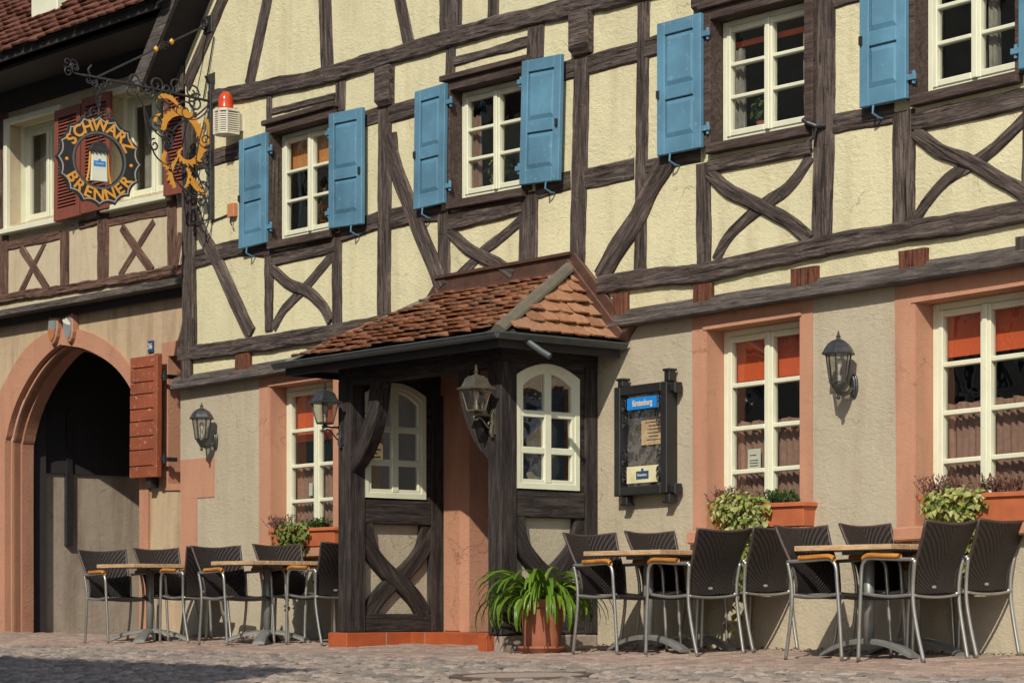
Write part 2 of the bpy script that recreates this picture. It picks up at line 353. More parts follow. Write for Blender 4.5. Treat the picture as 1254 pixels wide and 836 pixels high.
def stone(mb, M, lx, ly, h, ch, r):
    # chamfered paving stone with a slightly tilted, uneven top
    a, b = lx/2, ly/2; tz = [h + r.uniform(-.006, .006) for _ in range(4)]; j = lambda: r.uniform(-.004, .004)
    lo = [(-a, -b, -.02), (a, -b, -.02), (a, b, -.02), (-a, b, -.02)]
    mi = [(-a+j(), -b+j(), h-ch), (a+j(), -b+j(), h-ch), (a+j(), b+j(), h-ch), (-a+j(), b+j(), h-ch)]
    c2 = ch*1.1; to = [(-a+c2, -b+c2, tz[0]), (a-c2, -b+c2, tz[1]), (a-c2, b-c2, tz[2]), (-a+c2, b-c2, tz[3])]
    vs = [M @ Vector(p) for p in lo+mi+to]
    fs = [(8,9,10,11)] + [(i, (i+1) % 4, (i+1) % 4+4, i+4) for i in range(4)] + [(i+4, (i+1) % 4+4, (i+1) % 4+8, i+8) for i in range(4)]
    mb.add(vs, fs)
SHEAR = Matrix(((1,0,0,0),(0,1,0,0),(0,GS,1,0),(0,0,0,1)))
r = random.Random(3); pv = MB(); u = .105
MH = (-11.2, -2.82, .47)
for i in range(-240, -60):
    for j in range(-17, 0):
        q = (i - j) % 4
        if q == 0: cx_, cy_, lx, ly = (i+1)*u, (j+.5)*u, 2*u, u
        elif q == 3: cx_, cy_, lx, ly = (i+.5)*u, (j+1)*u, u, 2*u
        else: continue
        if cy_ > -.02: continue
        if not -25.5 < cx_ < -7: continue
        stone(pv, SHEAR @ Matrix.Translation((cx_, cy_, r.uniform(-.003, .003))), lx-.008, ly-.008, 0, .006, r)
tag(pv.build('brick_pavement', MT['pave'], M=Matrix()), kind='structure')
cb = MB(); y = -1.80
while y > -7.2:
    h = r.uniform(.085, .11); x = -25.5
    while x < -6.5:
        l = r.uniform(.08, .14)
        if (x+l/2-MH[0])**2 + (y-h/2-MH[1])**2 > (MH[2]+.05)**2:
            stone(cb, SHEAR @ Matrix.Translation((x+l/2, y-h/2+r.uniform(-.008,.008), r.uniform(-.014, .010))) @ Matrix.Rotation(r.uniform(-.05,.05), 4, 'Z'), l-.018, h-.018, -.002, .014, r)
        x += l
    y -= h
tag(cb.build('cobbled_street', MT['cobble']), kind='structure')
# manhole
mh = thing('manhole_cover', 'round manhole cover with rusty ring let into the street cobbles', 'manhole cover', Matrix.Translation((MH[0], MH[1], gz(MH[1])-.010)) @ SHEAR)
MT['rust'] = m_plain('rusty_cast_iron', (.13, .085, .065), .7, .3, .3, 20, .5); MT['conc'] = m_plain('pale_concrete_fill', (.30, .245, .205), .9, 0, .15, 20, .4)
m_ = MB(); m_.lathe([(MH[2], -.02), (MH[2], .004), (MH[2]-.07, .006), (MH[2]-.08, -.004), (MH[2]-.08, -.02)], n=48); m_.build('ring', MT['rust'], mh, WM[mh], smooth=False)
m_ = MB(); m_.lathe([(MH[2]-.085, -.02), (MH[2]-.085, .002), (.02, .004), (.001, .004)], n=48); m_.build('lid', MT['conc'], mh, WM[mh])

# ------------------------------------------------------------------ main house
YU = -.06                                     # face of the upper storey's plaster
def P(px, py, y=0.): return MAIN.uv(px, py, y)
house = thing('timber_framed_house', 'large half timbered house with cream panels, blue shutters and beige ground floor', 'house', (-14.5, 0, 0))
def qmap(pl, TL, TR, BR, BL, y):              # metric (s,t,y) map over a parallelogram seen in the photo
    tl, tr, br, bl = [Vector(pl.uv(p[0], p[1], y)) for p in (TL, TR, BR, BL)]
    u = ((br - bl) + (tr - tl))/2; v = ((tl - bl) + (tr - br))/2; o = (tl+tr+br+bl)/4 - u/2 - v/2
    W, H = u.length, v.length; u /= W; v /= H
    def F(s, t, yy):
        q = o + u*s + v*t; return (q.x, yy, q.y)
    return F, W, H
def quadpts(F, W, H, m=0.): return [(F(a, b, 0)[0], F(a, b, 0)[2]) for a, b in ((-m, -m), (W+m, -m), (W+m, H+m), (-m, H+m))]
def glazing(F, W, H, y, cols, rows, parent, pl, mat, fw=.05, st=.045, bar=.028, name='window', t0=0.):
    f = MB()
    f.fbox(F, 0, fw, 0, H, y, y+.07); f.fbox(F, W-fw, W, 0, H, y, y+.07)
    f.fbox(F, fw, W-fw, H-fw, H, y+.001, y+.07); f.fbox(F, fw, W-fw, 0, fw*1.2, y+.001, y+.07)
    iw = (W - 2*fw)/cols; gl = MB()
    for c in range(cols):
        a = fw + c*iw; b = a + iw; ys = y-.008
        lo, hi = fw*1.2, H-fw
        f.fbox(F, a+.002, a+st, lo, hi, ys, y+.05); f.fbox(F, b-st, b-.002, lo, hi, ys, y+.05)
        f.fbox(F, a+st, b-st, hi-st, hi-.002, ys+.001, y+.05); f.fbox(F, a+st, b-st, lo+.002, lo+st*1.15, ys+.001, y+.05)
        g0, g1 = lo+st*1.15, hi-st; rh = (g1-g0)/rows
        for q in range(1, rows): f.fbox(F, a+st, b-st, g0+q*rh-bar/2, g0+q*rh+bar/2, ys+.004, y+.045)
        for q in range(rows):
            z0, z1 = g0+q*rh, g0+(q+1)*rh; tl = R.uniform(-.003, .003), R.uniform(-.003, .003)
            gl.add([F(a+st-.005, z0, y+.025+tl[0]), F(b-st+.005, z0, y+.025+tl[1]), F(b-st+.005, z1, y+.025-tl[0]), F(a+st-.005, z1, y+.025-tl[1])], [(0,1,2,3)])
    if cols == 2: f.fbox(F, W/2-.022, W/2+.022, fw*1.2, H-fw, y-.022, y-.009)   # cover strip
    wo = f.build(name, MT[mat], parent, pl.M, bevel=.006)
    gl.build('pane', MT['glass'], wo, pl.M)
    return wo
def curtain(F, a, b, t0, t1, y, amp, waves, mat, parent, pl, ph=0., name='curtain'):
    m = MB(); n = 90; rows = 6
    vs = []
    for j in range(rows+1):
        for i in range(n+1):
            s = i/n; k2 = (1 - .25*j/rows)
            vs.append(F(a+(b-a)*s, t0+(t1-t0)*j/rows + (.008*math.sin(s*waves*4.1+ph) if j == rows else 0), y + amp*k2*math.sin(s*waves*6.283+ph+.6*math.sin(s*9+ph)+.2*j) + amp*.5*math.sin(s*waves*15+ph)))
    m.add(vs, [(j*(n+1)+i, j*(n+1)+i+1, (j+1)*(n+1)+i+1, (j+1)*(n+1)+i) for j in range(rows) for i in range(n)])
    return m.build(name, MT[mat], parent, pl.M, smooth=True)
YF = .02
UPW = [  # upper windows: white frame corners in the photo TL TR BR BL
    ((345,166),(417,147),(417,282.5),(345,298)),
    ((565.5,113),(653,94),(653,231),(565.5,249)),
    ((885,27),(1000,.5),(1000,155),(885,180)),
    ((1136,-48),(1258,-81),(1258,90),(1136,121))]
up_holes = []; upF = []
for q in UPW:
    F, W, H = qmap(MAIN, *q, YF); upF.append((F, W, H)); up_holes.append(quadpts(F, W, H, .03))
# --- upper plaster wall, cut along the steep verge on the left
a0 = P(226, 470, YU); a1 = P(226, 76, YU); a2 = P(257, 0, YU); sl_ = (a2[1]-a1[1])/(a2[0]-a1[0])
ztop = 7.6; bl = Vector(P(214, 471, YU)); br_ = Vector(P(1254, 315, YU)); xr = -6.
zb = lambda x: bl.y + (br_.y-bl.y)*(x-bl.x)/(br_.x-bl.x)
xl = P(227, 300, YU)[0]
outer = [(xl, zb(xl)-.02), (xr, zb(xr)-.02), (xr, ztop), (a1[0]+(ztop-a1[1])/sl_, ztop), (xl, a1[1])]
m = MB().holed(outer, up_holes, YU, .05); 
m.build('upper_wall', MT['cream'], house, MAIN.M)
MB().box(xl, xl+.02, YU+.002, 3, zb(xl), a1[1]).build('side_wall', MT['cream'], house)
# --- timbers
def tpts(pl, pts, y): return [Vector(pl.uv(p[0], p[1], y)) for p in pts]
def wworld(pl, p, q, w_, y):
    d = Vector((q[0]-p[0], q[1]-p[1])).normalized(); n2 = Vector((-d.y, d.x))
    c = Vector(((p[0]+q[0])/2, (p[1]+q[1])/2)); A = Vector(pl.uv(*(c-n2*w_/2), y)); B = Vector(pl.uv(*(c+n2*w_/2), y))
    t = (Vector(pl.uv(q[0], q[1], y)) - Vector(pl.uv(p[0], p[1], y))).normalized(); pr = Vector((-t.y, t.x))
    return abs((B-A).dot(pr))
def timber(pl, pts, wpx, y, parent, mat='timber', name='timber_beam', proud=None, wob=1., y1=.03, ext=0.):
    L = tpts(pl, pts, y)
    W = wworld(pl, pts[len(pts)//2-1] if len(pts) > 2 else pts[0], pts[len(pts)//2] if len(pts) > 2 else pts[-1], wpx, y)
    if len(pts) > 2: L = [Vector(p) for p in smoothpath([(p.x, p.y) for p in L], 5)]
    return timber_m(pl, L, W, y, parent, mat, name, proud, wob, y1)
def timber_m(pl, L, W, y, parent, mat='timber', name='timber_beam', proud=None, wob=1., y1=.03):
    # resample every ~6 cm
    tot = sum((L[i+1]-L[i]).length for i in range(len(L)-1)); n = max(4, int(tot/.06)); S = []; acc = 0; i = 0
    seglen = [(L[i+1]-L[i]).length for i in range(len(L)-1)]
    for k2 in range(n+1):
        d = tot*k2/n; i = 0
        while i < len(seglen)-1 and d > seglen[i]: d -= seglen[i]; i += 1
        S.append(L[i].lerp(L[i+1], min(1, d/seglen[i])))
    ch = (L[-1]-L[0]).normalized(); O = L[0]
    Mb = Matrix(((ch.x, 0, -ch.y, O.x), (0, 1, 0, y), (ch.y, 0, ch.x, O.y), (0, 0, 0, 1)))   # local x along beam, z across
    sd = R.uniform(0, 99); pr = proud if proud is not None else R.uniform(.012, .026); vs = []; c_ = min(.014, W*.12)
    loc = [((p-O).dot(ch), (p-O).dot(Vector((-ch.y, ch.x)))) for p in S]
    for k2, (x, z) in enumerate(loc):
        a = loc[max(k2-1, 0)]; b = loc[min(k2+1, n)]; t = Vector((b[0]-a[0], b[1]-a[1])).normalized(); nn = Vector((-t.y, t.x))
        e1 = wob*(.010*noise.noise((x*2.1, sd, 0)) + .006*noise.noise((x*9, sd, 3))); e2 = wob*(.010*noise.noise((x*2.1, sd, 7)) + .006*noise.noise((x*9, sd, 11)))
        f1 = wob*.005*noise.noise((x*5, sd, 19)); lo, hi = -W/2+e1, W/2+e2
        for (h, yy) in ((lo, y1), (lo, -pr+c_), (lo+c_, -pr+f1), (0, -pr+f1+.002), (hi-c_, -pr-f1), (hi, -pr+c_), (hi, y1)):
            vs.append((x + nn.x*h, yy, z + nn.y*h))
    m = 7; fs = [(k2*m+j, (k2+1)*m+j, (k2+1)*m+j+1, k2*m+j+1) for k2 in range(n) for j in range(m-1)]
    fs += [tuple(range(m)), tuple(range(n*m+m-1, n*m-1, -1))]
    o = MB().add(vs, fs).build(name, MT[mat], parent, pl.M @ Mb)
    return o
def T(pts, w_, name='timber_beam', mat='timber', **kw): return timber(MAIN, pts, w_, YU, house, mat, name, **kw)
B_, PO, BR_ = 'timber_beam', 'timber_post', 'timber_brace'
# top tie beam and the rail above
T([(258,121),(302,113),(353,103),(404,92),(455,76.5),(491,66),(542,51),(593,36),(644,23),(700,10),(760,-3),(900,-38),(1080,-84)], 21, B_, proud=.04, wob=1.7)
# gable studs and struts
T([(284,-25),(229,105)], 12, BR_); T([(333,-25),(328,0),(306,103)], 11.5, BR_); T([(397,-30),(398,0),(401,84)], 16, PO)
T([(484,-30),(490,0),(501,55)], 14.5, BR_); T([(551,-30),(552,0),(552,42)], 28, PO); T([(606,-25),(604,24)], 13, PO)
T([(790,-60),(789,0),(787,110),(784,331)], 15.5, PO)
# projecting beam ends
def corbel(x0, x1, y0_, y1_, d=.075):
    a = P(x0, y0_, YU-d); b = P(x1, y1_, YU-d); m = MB(); xa, xb = a[0], b[0]; za, zb_ = b[1], a[1]
    vs = [(xa, YU-d, za+.05), (xb, YU-d, za+.05), (xb, YU-d, zb_), (xa, YU-d, zb_), (xa+.02, YU-d*.45, za), (xb-.02, YU-d*.45, za), (xb, YU+.02, za), (xa, YU+.02, za), (xa, YU+.02, zb_), (xb, YU+.02, zb_)]
    m.add(vs, [(0,1,2,3),(4,5,1,0),(7,6,5,4),(3,2,9,8),(1,5,6,9,2),(0,3,8,7,4)]); m.build('beam_end', MT['timber'], house, MAIN.M, bevel=.008)
corbel(457.5, 475.5, 84, 127); corbel(695, 719, 18, 63); corbel(845, 866, -30, 12); 
# posts
T([(234,140),(234,300),(234.5,432)], 14, PO, proud=.05); T([(221,82),(221,112)], 9, PO)
T([(472,118),(471.5,250),(470.5,390)], 16.5, PO); T([(713,55),(711,160),(707,330)], 20, PO); T([(1010,-30),(1010,130),(1006.5,294)], 26, PO)
T([(862,200),(862,326)], 19, PO); T([(1108,136),(1107,280)], 27, PO); T([(1262,118),(1262,250)], 20, PO)
T([(331,98),(330,156)], 6.5, PO); T([(418,93),(417,136)], 13, PO); T([(552.5,60),(551.5,100)], 12, PO); T([(657,30),(656,72)], 20, PO)
T([(330,310),(330,405)], 10, PO); T([(413,286),(413,396)], 12.5, PO); T([(545,258),(543.5,366)], 15, PO); T([(648,236),(647,338)], 23, PO)
T([(335,190),(333,312)], 5, PO)
# rails at the head of the windows
T([(241,199),(295,184)], 20); T([(436,149),(466,140)], 20); T([(478,140),(512,131)], 22); T([(685,89),(705,84)], 24); T([(722,79.5),(782,63.5)], 24)
T([(791,60),(812,54)], 24); T([(1019,5),(1056,-4)], 13)
T([(334,137),(411,118)], 8); T([(556,77),(650,50)], 12)
# sill rails
T([(240,318),(295,303),(332,304)], 21); T([(334,318),(412,300)], 18); T([(419,286),(464,270)], 21); T([(480,268),(520,258)], 24); T([(510,265),(540,261)], 20)
T([(551,273),(641,250)], 22, proud=.03); T([(657,233),(699,221)], 24); T([(717,220),(777,207)], 26); T([(791,205),(858,190)], 18)
T([(869,205),(995,181)], 17, proud=.03); T([(1020,153),(1095,139)], 25); T([(1119,151),(1258,120)], 24, proud=.03)
# long braces
T([(238,258),(250,290),(264,314),(282,353),(302,397),(309,410)], 14.5, BR_, proud=.03)
T([(479,165),(483,200),(499,241),(516.5,287),(536,333),(542,352)], 17.5, BR_, proud=.03)
T([(822,192),(800,228),(782,266.5),(756.5,305),(738,340)], 21, BR_, proud=.035)
# crossed curved braces below the windows
def X(A, B, wa, wb): T(B, wb, BR_, proud=.012); T(A, wa, BR_, proud=.03)
X([(335,330),(356,348),(379,358),(396,374),(406,394)], [(408,312),(384,340.5),(368,358),(348,379),(335,401)], 14, 12)
X([(552,283),(573,303),(593,315),(613.5,324),(630,337)], [(640,268),(616,289.5),(593,307),(573,328),(552,347)], 14, 13)
X([(870,211),(894,234),(922,247),(955.5,264),(976,278),(993,295)], [(993,191),(968,228),(938,249),(910,272),(889,294.5),(877,318)], 17, 15)
X([(1122,162),(1151,184),(1184,196.5),(1222,218),(1254,236),(1266,250)], [(1258,143),(1222,178.5),(1199,196),(1169,214),(1151,229),(1133,251),(1122,270)], 19, 15)
# bressummer
T([(736,350),(800,340),(858.5,335),(935,318.5),(1036,297),(1113,284.5),(1254,261),(1320,248)], 24, B_, proud=.05, wob=1.3)
T([(222,434),(280,427),(353,416),(430,404),(530,386),(560,381)], 20, B_, proud=.05, wob=1.3)
for (x0, x1, y0_, y1_) in ((290.5,308.5,436,462),(753,771,364,393),(852,875,352,382),(971,1004,332,365),(1104,1138,310,345)):
    T([((x0+x1)/2, y0_-4), ((x0+x1)/2, y1_-2)], x1-x0, 'post_foot', mat='block', proud=.04)
T([(231,438),(231,466)], 12, 'post_foot', proud=.045); T([(1255,290),(1255,325)], 18, 'post_foot', mat='timber', proud=.04)
# sloped weather board + grey moulding at the jetty
def strip(pts, prof, name, mat):              # prof: list of (dy_from_YU, dz)
    L = [Vector(P(p[0], p[1], YU)) for p in pts]; n = len(prof); vs = []
    N_ = 40; ch = (L[-1]-L[0])
    for i in range(N_+1):
        q = L[0] + ch*i/N_; e = .006*noise.noise((q.x*1.3, 5, 0))
        vs += [(q.x, YU+dy, q.y+dz+e) for dy, dz in prof]
    fs = [(i*n+j, (i+1)*n+j, (i+1)*n+(j+1) % n, i*n+(j+1) % n) for i in range(N_) for j in range(n)] + [tuple(range(n)), tuple(range(N_*n+n-1, N_*n-1, -1))]
    return MB().add(vs, fs).build(name, MT[mat], house, MAIN.M)
for pts in ([(215,472),(350,450.5),(420,439)], [(742,396),(858,377),(1000,356.5),(1320,305)]):
    strip(pts, [(.0,.085),(-.02,.075),(-.045,.035),(-.045,.005),(.0,.005)], 'weather_board', 'board')
    strip(pts, [(.0,.004),(-.055,.004),(-.062,-.012),(-.062,-.04),(-.05,-.052),(.03,-.052)], 'jetty_moulding', 'board')
# --- upper windows
for i, (F, W, H) in enumerate(upF):
    wo = glazing(F, W, H, YF, 2, 3, house, MAIN, 'white', fw=.045, st=.042, bar=.03)
    c = MB(); yo = YU-.055; cw = .085
    c.fbox(F, -cw, -.001, -.02, H+cw, yo, YF+.05); c.fbox(F, W+.001, W+cw, -.02, H+cw, yo, YF+.05)
    c.fbox(F, -.001, W+.001, H+.001, H+cw, yo, YF+.05)
    c.fbox(F, -cw-.02, W+cw+.02, H+cw+.001, H+cw+.05, yo-.035, YU+.01)
    c.fbox(F, -.03, W+.03, -.075, -.002, yo-.02, YF+.05)
    c.build('casing', MT['casing'], wo, MAIN.M, bevel=.006)
    if i == 0:
        b = MB(); b.fbox(F, .05, W-.05, H*.66, H-.05, YF+.09, YF+.095); b.build('blind', MT['orangeblind'], wo, MAIN.M)
    if i == 2:
        b = MB(); b.fbox(F, .05, W-.05, H*.80, H*.845, YF+.09, YF+.10); b.build('blind', MT['orange'], wo, MAIN.M)
    if i in (1, 2, 3):
        for s0, s1 in ((.05, .15), (W-.2, W-.05)) if i != 3 else ((.33, .44), (W*.56, W*.66)):
            curtain(F, s0, s1, .1, H*.78, YF+.085, .02, 2.2, 'net' if i != 1 else 'curtain', wo, MAIN, i)
# --- shutters
YS = YU-.10
def panel_shutter(q, parent, right_hinge, y=YS):
    F, W, H = qmap(MAIN, *q, y); m = MB(); th = .04; st = .085; b = y+th
    m.fbox(F, 0, st, 0, H, y, b); m.fbox(F, W-st, W, 0, H, y, b)
    mid = H*.46
    for t0, t1 in ((0, .12), (mid-.05, mid+.05), (H-.10, H)): m.fbox(F, st, W-st, t0, t1, y+.0012, b)
    for t0, t1 in ((.12, mid-.05), (mid+.05, H-.10)):
        m.fbox(F, st, W-st, t0, t1, y+.018, b-.004)
        e = .028; vs = [F(a, c, yy) for a, c, yy in ((st+.008,t0+.008,y+.0178),(W-st-.008,t0+.008,y+.0178),(W-st-.008,t1-.008,y+.0178),(st+.008,t1-.008,y+.0178),(st+e,t0+e+.012,y+.006),(W-st-e,t0+e+.012,y+.006),(W-st-e,t1-e-.012,y+.006),(st+e,t1-e-.012,y+.006))]
        m.add(vs, [(4,5,6,7)] + [(i, (i+1) % 4, (i+1) % 4+4, i+4) for i in range(4)])
    o = m.build('shutter', MT['blue'], parent, MAIN.M, bevel=.005)
    s = W if right_hinge else 0; d = 1 if right_hinge else -1
    for t in (H*.14, H*.84):
        h = MB(); a, c = sorted((s-.01*d, s+.075*d)); h.fbox(F, a, c, t-.02, t+.02, y+.012, y+.03)
        p = F(s+.045*d, t-.045, y+.035); q2 = F(s+.045*d, t+.045, y+.035); h.tube([p, q2], .014, 8)
        h.build('hinge', MT['blue'], o, MAIN.M, bevel=.003)
    l = MB(); p = Vector(F(W*(.3 if right_hinge else .68), -.005, y+.02))
    l.tube([p+Vector((0,.02,.02)), p+Vector((0,-.015,.0)), p+Vector((0,-.02,-.05)), p+Vector((0.01,.03,-.075)), p+Vector((.01,.09,-.08))], .008, 6)
    l.build('latch', MT['blue'], o, MAIN.M)
    s2 = MB(); p = Vector(F(.02 if right_hinge else W-.03, H*.46, y-.004)); s2.box(p.x-.012, p.x+.012, p.y-.012, p.y+.004, p.z-.03, p.z+.03); s2.build('catch', MT['iron'], o, MAIN.M)
    return o
SH = [(((292.6,172),(325,161.5),(325,297),(291.5,305)), 1), (((402,139.5),(443,131.5),(442.5,273.5),(402,280.5)), 0),
      (((507.6,112),(544.5,102),(543,248),(505.5,257.5)), 1), (((638.5,75),(687,66),(683,220.5),(635.5,227)), 0),
      (((805,30),(856.5,15),(858.5,181),(803,191)), 1), (((1052,-45),(1109,-60),(1108.5,120),(1052,133)), 1), (((1247,-90),(1316,-105),(1316,70),(1246.5,87)), 0)]
for q, rh in SH: panel_shutter(q, house, rh)
# --- ground floor wall, openings
GW = [  # white frame corners in the photo at depth .17
    ((350.5,474),(427,464),(427,668),(350.5,672)),
    ((886,406),(1000,389),(1000,644),(886,650)),
    ((1142,374),(1276,351),(1276,638),(1142,644))]
YG = .17; gF = [qmap(MAIN, *q, YG) for q in GW]
holes = [quadpts(*f) for f in gF]
xd0, xd1 = P(568,700)[0], -14.05; zlt = 2.12
wl = P(221,600)[0]
holes.append([(xd0, -.1), (xd1, -.1), (xd1, zlt), (xd0, zlt)])
zt = lambda x: zb(x)+.03
o_ = [(wl, -.15), (xd0-.0001, -.15), (xr, -.15), (xr, zt(xr)), (wl, zt(wl))]
MB().holed(o_, holes, 0., None).build('ground_floor_wall', MT['beige'], house)
MB().box(wl, wl+.02, .002, 4, -.15, zt(wl)).build('side_wall', MT['beige'], house)
SUR = [((317,462),(420,445),(420,690),(317,694)), ((847.5,387.5),(995,366),(995,664),(848.5,666)), ((1095.5,352),(1320,314),(1320,650),(1098,652))]
for i, (F, W, H) in enumerate(gF):
    h = quadpts(F, W, H); tl, tr, br2, bl2 = [P(*p, -.007) for p in SUR[i]]
    if i == 0: tr = (h[1][0]+.14, tr[1]); br2 = (h[1][0]+.14, br2[1])
    m = MB().holed([bl2, br2, tr, tl], [h], -.007, YG+.09)
    for a, b in ((bl2, br2), (br2, tr), (tr, tl), (tl, bl2)): m.add([(a[0], -.007, a[1]), (b[0], -.007, b[1]), (b[0], 0, b[1]), (a[0], 0, a[1])], [(0,1,2,3)])
    # raised drip edge over the opening and a fillet down the left jamb
    m.fbox(F, -.03, W+.02, H+.0, H+.025, -.020, -.005); m.fbox(F, -.03, -.008, 0, H, -.012, -.005)
    so_ = m.build('window_surround', MT['pink'], house, MAIN.M)
    si = MB(); si.fbox(F, -.13, W+.13, -.10, -.003, -.10, YG); si.build('window_sill', MT['stone'], house, MAIN.M, bevel=.012)
    for s0, s1 in ((-.165, -.04), (W+.06, W+.165)):
        MB().fbox(F, s0, s1, -.30, -.105, -.02, .01).build('sill_block', MT['stone'], house, MAIN.M, bevel=.006)
    wo = glazing(F, W, H, YG, 2, 4, house, MAIN, 'white', fw=.05, st=.045, bar=.036)
    # transom of the wooden frame shows brown at the head
    bt = {0: .66, 1: .745, 2: .76}[i]
    b = MB(); b.fbox(F, .03, W-.03, H*bt, H-.02, YG+.088, YG+.092); b.build('blind', MT['orange'], wo, MAIN.M)
    ct = {0: .49, 1: .51, 2: .52}[i]
    curtain(F, .02, W-.02, .0, H*ct-.02, YG+.10, .018, 15, 'curtain', wo, MAIN, i*2.)
    curtain(F, .02, W-.02, H*ct-.022, H*ct+.05, YG+.095, .022, 9, 'curtain', wo, MAIN, i*3.+1, 'curtain_ruffle')
    if i == 1:
        p = MB(); p.fbox(F, .20, .335, .455, .61, YG+.06, YG+.062); n_ = p.build('paper_notice', MT['paper'], wo, MAIN.M)
        l = MB()
        for t in (.56, .52, .50, .48): l.fbox(F, .22, .31 if t != .56 else .29, t, t+.006, YG+.058, YG+.0595)
        l.build('notice_text', MT['ink'], n_, MAIN.M)
    if i == 0:
        p = MB(); p.fbox(F, .30, .36, .50, .62, YG+.06, YG+.062); p.build('paper_notice', MT['paper'], wo, MAIN.M)
# quoins at the left corner
q = MB(); a = P(221, 563, -.008); b = P(262, 608, -.008); q.box(a[0], b[0], -.008, .0, b[1], a[1]); 
a2_ = P(221, 608, -.009); b2 = P(241, 690, -.009); q.box(a2_[0], b2[0], -.010, 0, b2[1], b[1]-.001)
q.build('corner_quoin', MT['pink'], house, MAIN.M)
# rooms behind the windows
rm = MB()
def room(x0, x1, y0_, y1_, z0, z1):
    rm.add([(x0,y0_,z0),(x1,y0_,z0),(x1,y1_,z0),(x0,y1_,z0),(x0,y0_,z1),(x1,y0_,z1),(x1,y1_,z1),(x0,y1_,z1)], [(0,1,2,3),(7,6,5,4),(1,5,6,2),(2,6,7,3),(3,7,4,0)])
xh = P(1136, 0, YU)[0]
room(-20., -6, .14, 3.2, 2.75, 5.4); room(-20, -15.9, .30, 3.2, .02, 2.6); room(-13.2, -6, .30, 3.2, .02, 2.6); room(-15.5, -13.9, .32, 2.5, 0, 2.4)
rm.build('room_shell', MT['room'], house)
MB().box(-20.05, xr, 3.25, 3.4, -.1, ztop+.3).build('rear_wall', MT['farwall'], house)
# steep roof verge on the left
A = Vector(a1); Bv = Vector(a2); d = (Bv-A).normalized(); nrm = Vector((-d.y, d.x))
E0 = A - d*.40; E1 = A + d*4.2
def slab(o0, o1, y0_, y1_, name, mat, e0=E0, e1=E1):
    poly = [tuple(e0+nrm*o0), tuple(e1+nrm*o0), tuple(e1+nrm*o1), tuple(e0+nrm*o1)]
    return MB().prism(poly, y0_, y1_).build(name, MT[mat], house)
slab(.0, .10, -.40, 3.3, 'roof_soffit', 'board_shade'); slab(-.02, .165, -.44, -.402, 'verge_board', 'board')  # soffit coloured near black so its underside reads as unlit
rf = MB(); nrow = 34
for i in range(nrow):
    t0 = 5.2*i/nrow; p = E0 + d*t0 + nrm*.105
    for j in range(22):
        yy = -.398 + j*.17; M_ = Matrix(((d.x, 0, nrm.x, p.x), (0, 1, 0, yy), (d.y, 0, nrm.y, p.y), (0,0,0,1))) @ Matrix.Rotation(.06, 4, 'Y')
        rf.box(0, .22, 0, .165, 0, .02, M_)
rf.build('roof_tiles', MT['tile2'], house)
# cable with junction box near the sign bracket
jb = MB(); a = P(279, 250, YU-.04); b = P(287, 265, YU-.04); jb.box(a[0], b[0], YU-.05, YU, b[1], a[1]); j_ = jb.build('junction_box', m_plain('orange_plastic_box', (.50, .20, .09), .5), house, bevel=.005)
cbp = [P(x, y_, YU-.012) for x, y_ in ((258,272),(264,269),(272,266),(281,262))]
MB().tube([(x, YU-.012, z) for x, z in cbp], .008, 6).build('cable', MT['rubber'], j_)
cbp = [P(x, y_, YU-.05) for x, y_ in ((283,265),(282,272),(284,276))]
MB().tube([(x, YU-.05, z) for x, z in cbp], .007, 6).build('cable', MT['rubber'], j_)
# iron shutter stay on the big post
st_ = MB(); p = Vector((P(1000,160,YU-.05)[0], YU-.05, P(1000,160)[1])); st_.tube([p+Vector((.06,.03,0)), p, p+Vector((-.06,-.03,.03)), p+Vector((-.1,-.035,.06))], .016, 8); st_.tube([p, p+Vector((-.02,-.01,-.08)), p+Vector((-.05,-.02,-.1))], .010, 6)
st_.build('shutter_stay', MT['iron'], house)

# ------------------------------------------------------------------ neighbouring house on the left, a little recessed and turned
al = math.radians(3.4)
LP = PL((wl-.0, .35, 0), (math.cos(al), math.sin(al), 0))
def Lq(px, py, y=0.): return LP.uv(px, py, y)
nb = thing('neighbouring_house', 'tan neighbouring house with arched gateway, red shutters and deep tiled eave', 'house', LP.M @ Matrix.Translation((-3, 0, 0)))
YL = -.10
def lw(px, py, y=YL): return Lq(px, py, y)
def lerpline(A, Bo, t): return [(a[0]+(b[0]-a[0])*t, a[1]+(b[1]-a[1])*t) for a, b in zip(A, Bo)]
# lower wall with the pointed gateway
arch_in = [Lq(*p) for p in ((172,776),(172,512),(168,492),(160,474),(148,457),(136,446),(122,437),(104,429),(90,426.5),(77,424),(66,432),(53,446),(41,463),(29,485),(20,508),(13,536),(11,566),(11,790))]
arch_in[0] = (arch_in[0][0], -.06); arch_in[-1] = (arch_in[-1][0], -.06)
arch_out = [Lq(*p) for p in ((184,776),(184,512),(180,489),(171,464),(158,444),(142,426),(122,412),(104,405),(86,402),(70,404),(54,411),(38,423),(24,440),(10,465),(0,486),(-8,515),(-12,545),(-13,790))]
arch_out[0] = (arch_out[0][0], -.06); arch_out[-1] = (arch_out[-1][0], -.06)
def crm(Q): return [(p.x, p.y) for p in smoothpath([(a, b, 0) for a, b in Q[:10]], 4)] + [(p.x, p.y) for p in smoothpath([(a, b, 0) for a, b in Q[9:]], 4)][1:]
arch_in, arch_out = crm(arch_in), crm(arch_out)
swin = [Lq(*p) for p in ((208,592),(236,592),(236,434),(208,436))]
x0, x1 = -9., .5; zj = 3.62
MB().holed([(x0,-.15),(arch_in[-1][0]-.03,-.15),(arch_in[0][0]+.03,-.15),(x1,-.15),(x1,zj),(x0,zj)], [lerpline(arch_in, arch_out, .14)[::-1], swin], 0.).build('lower_wall', MT['tan'], nb, LP.M)
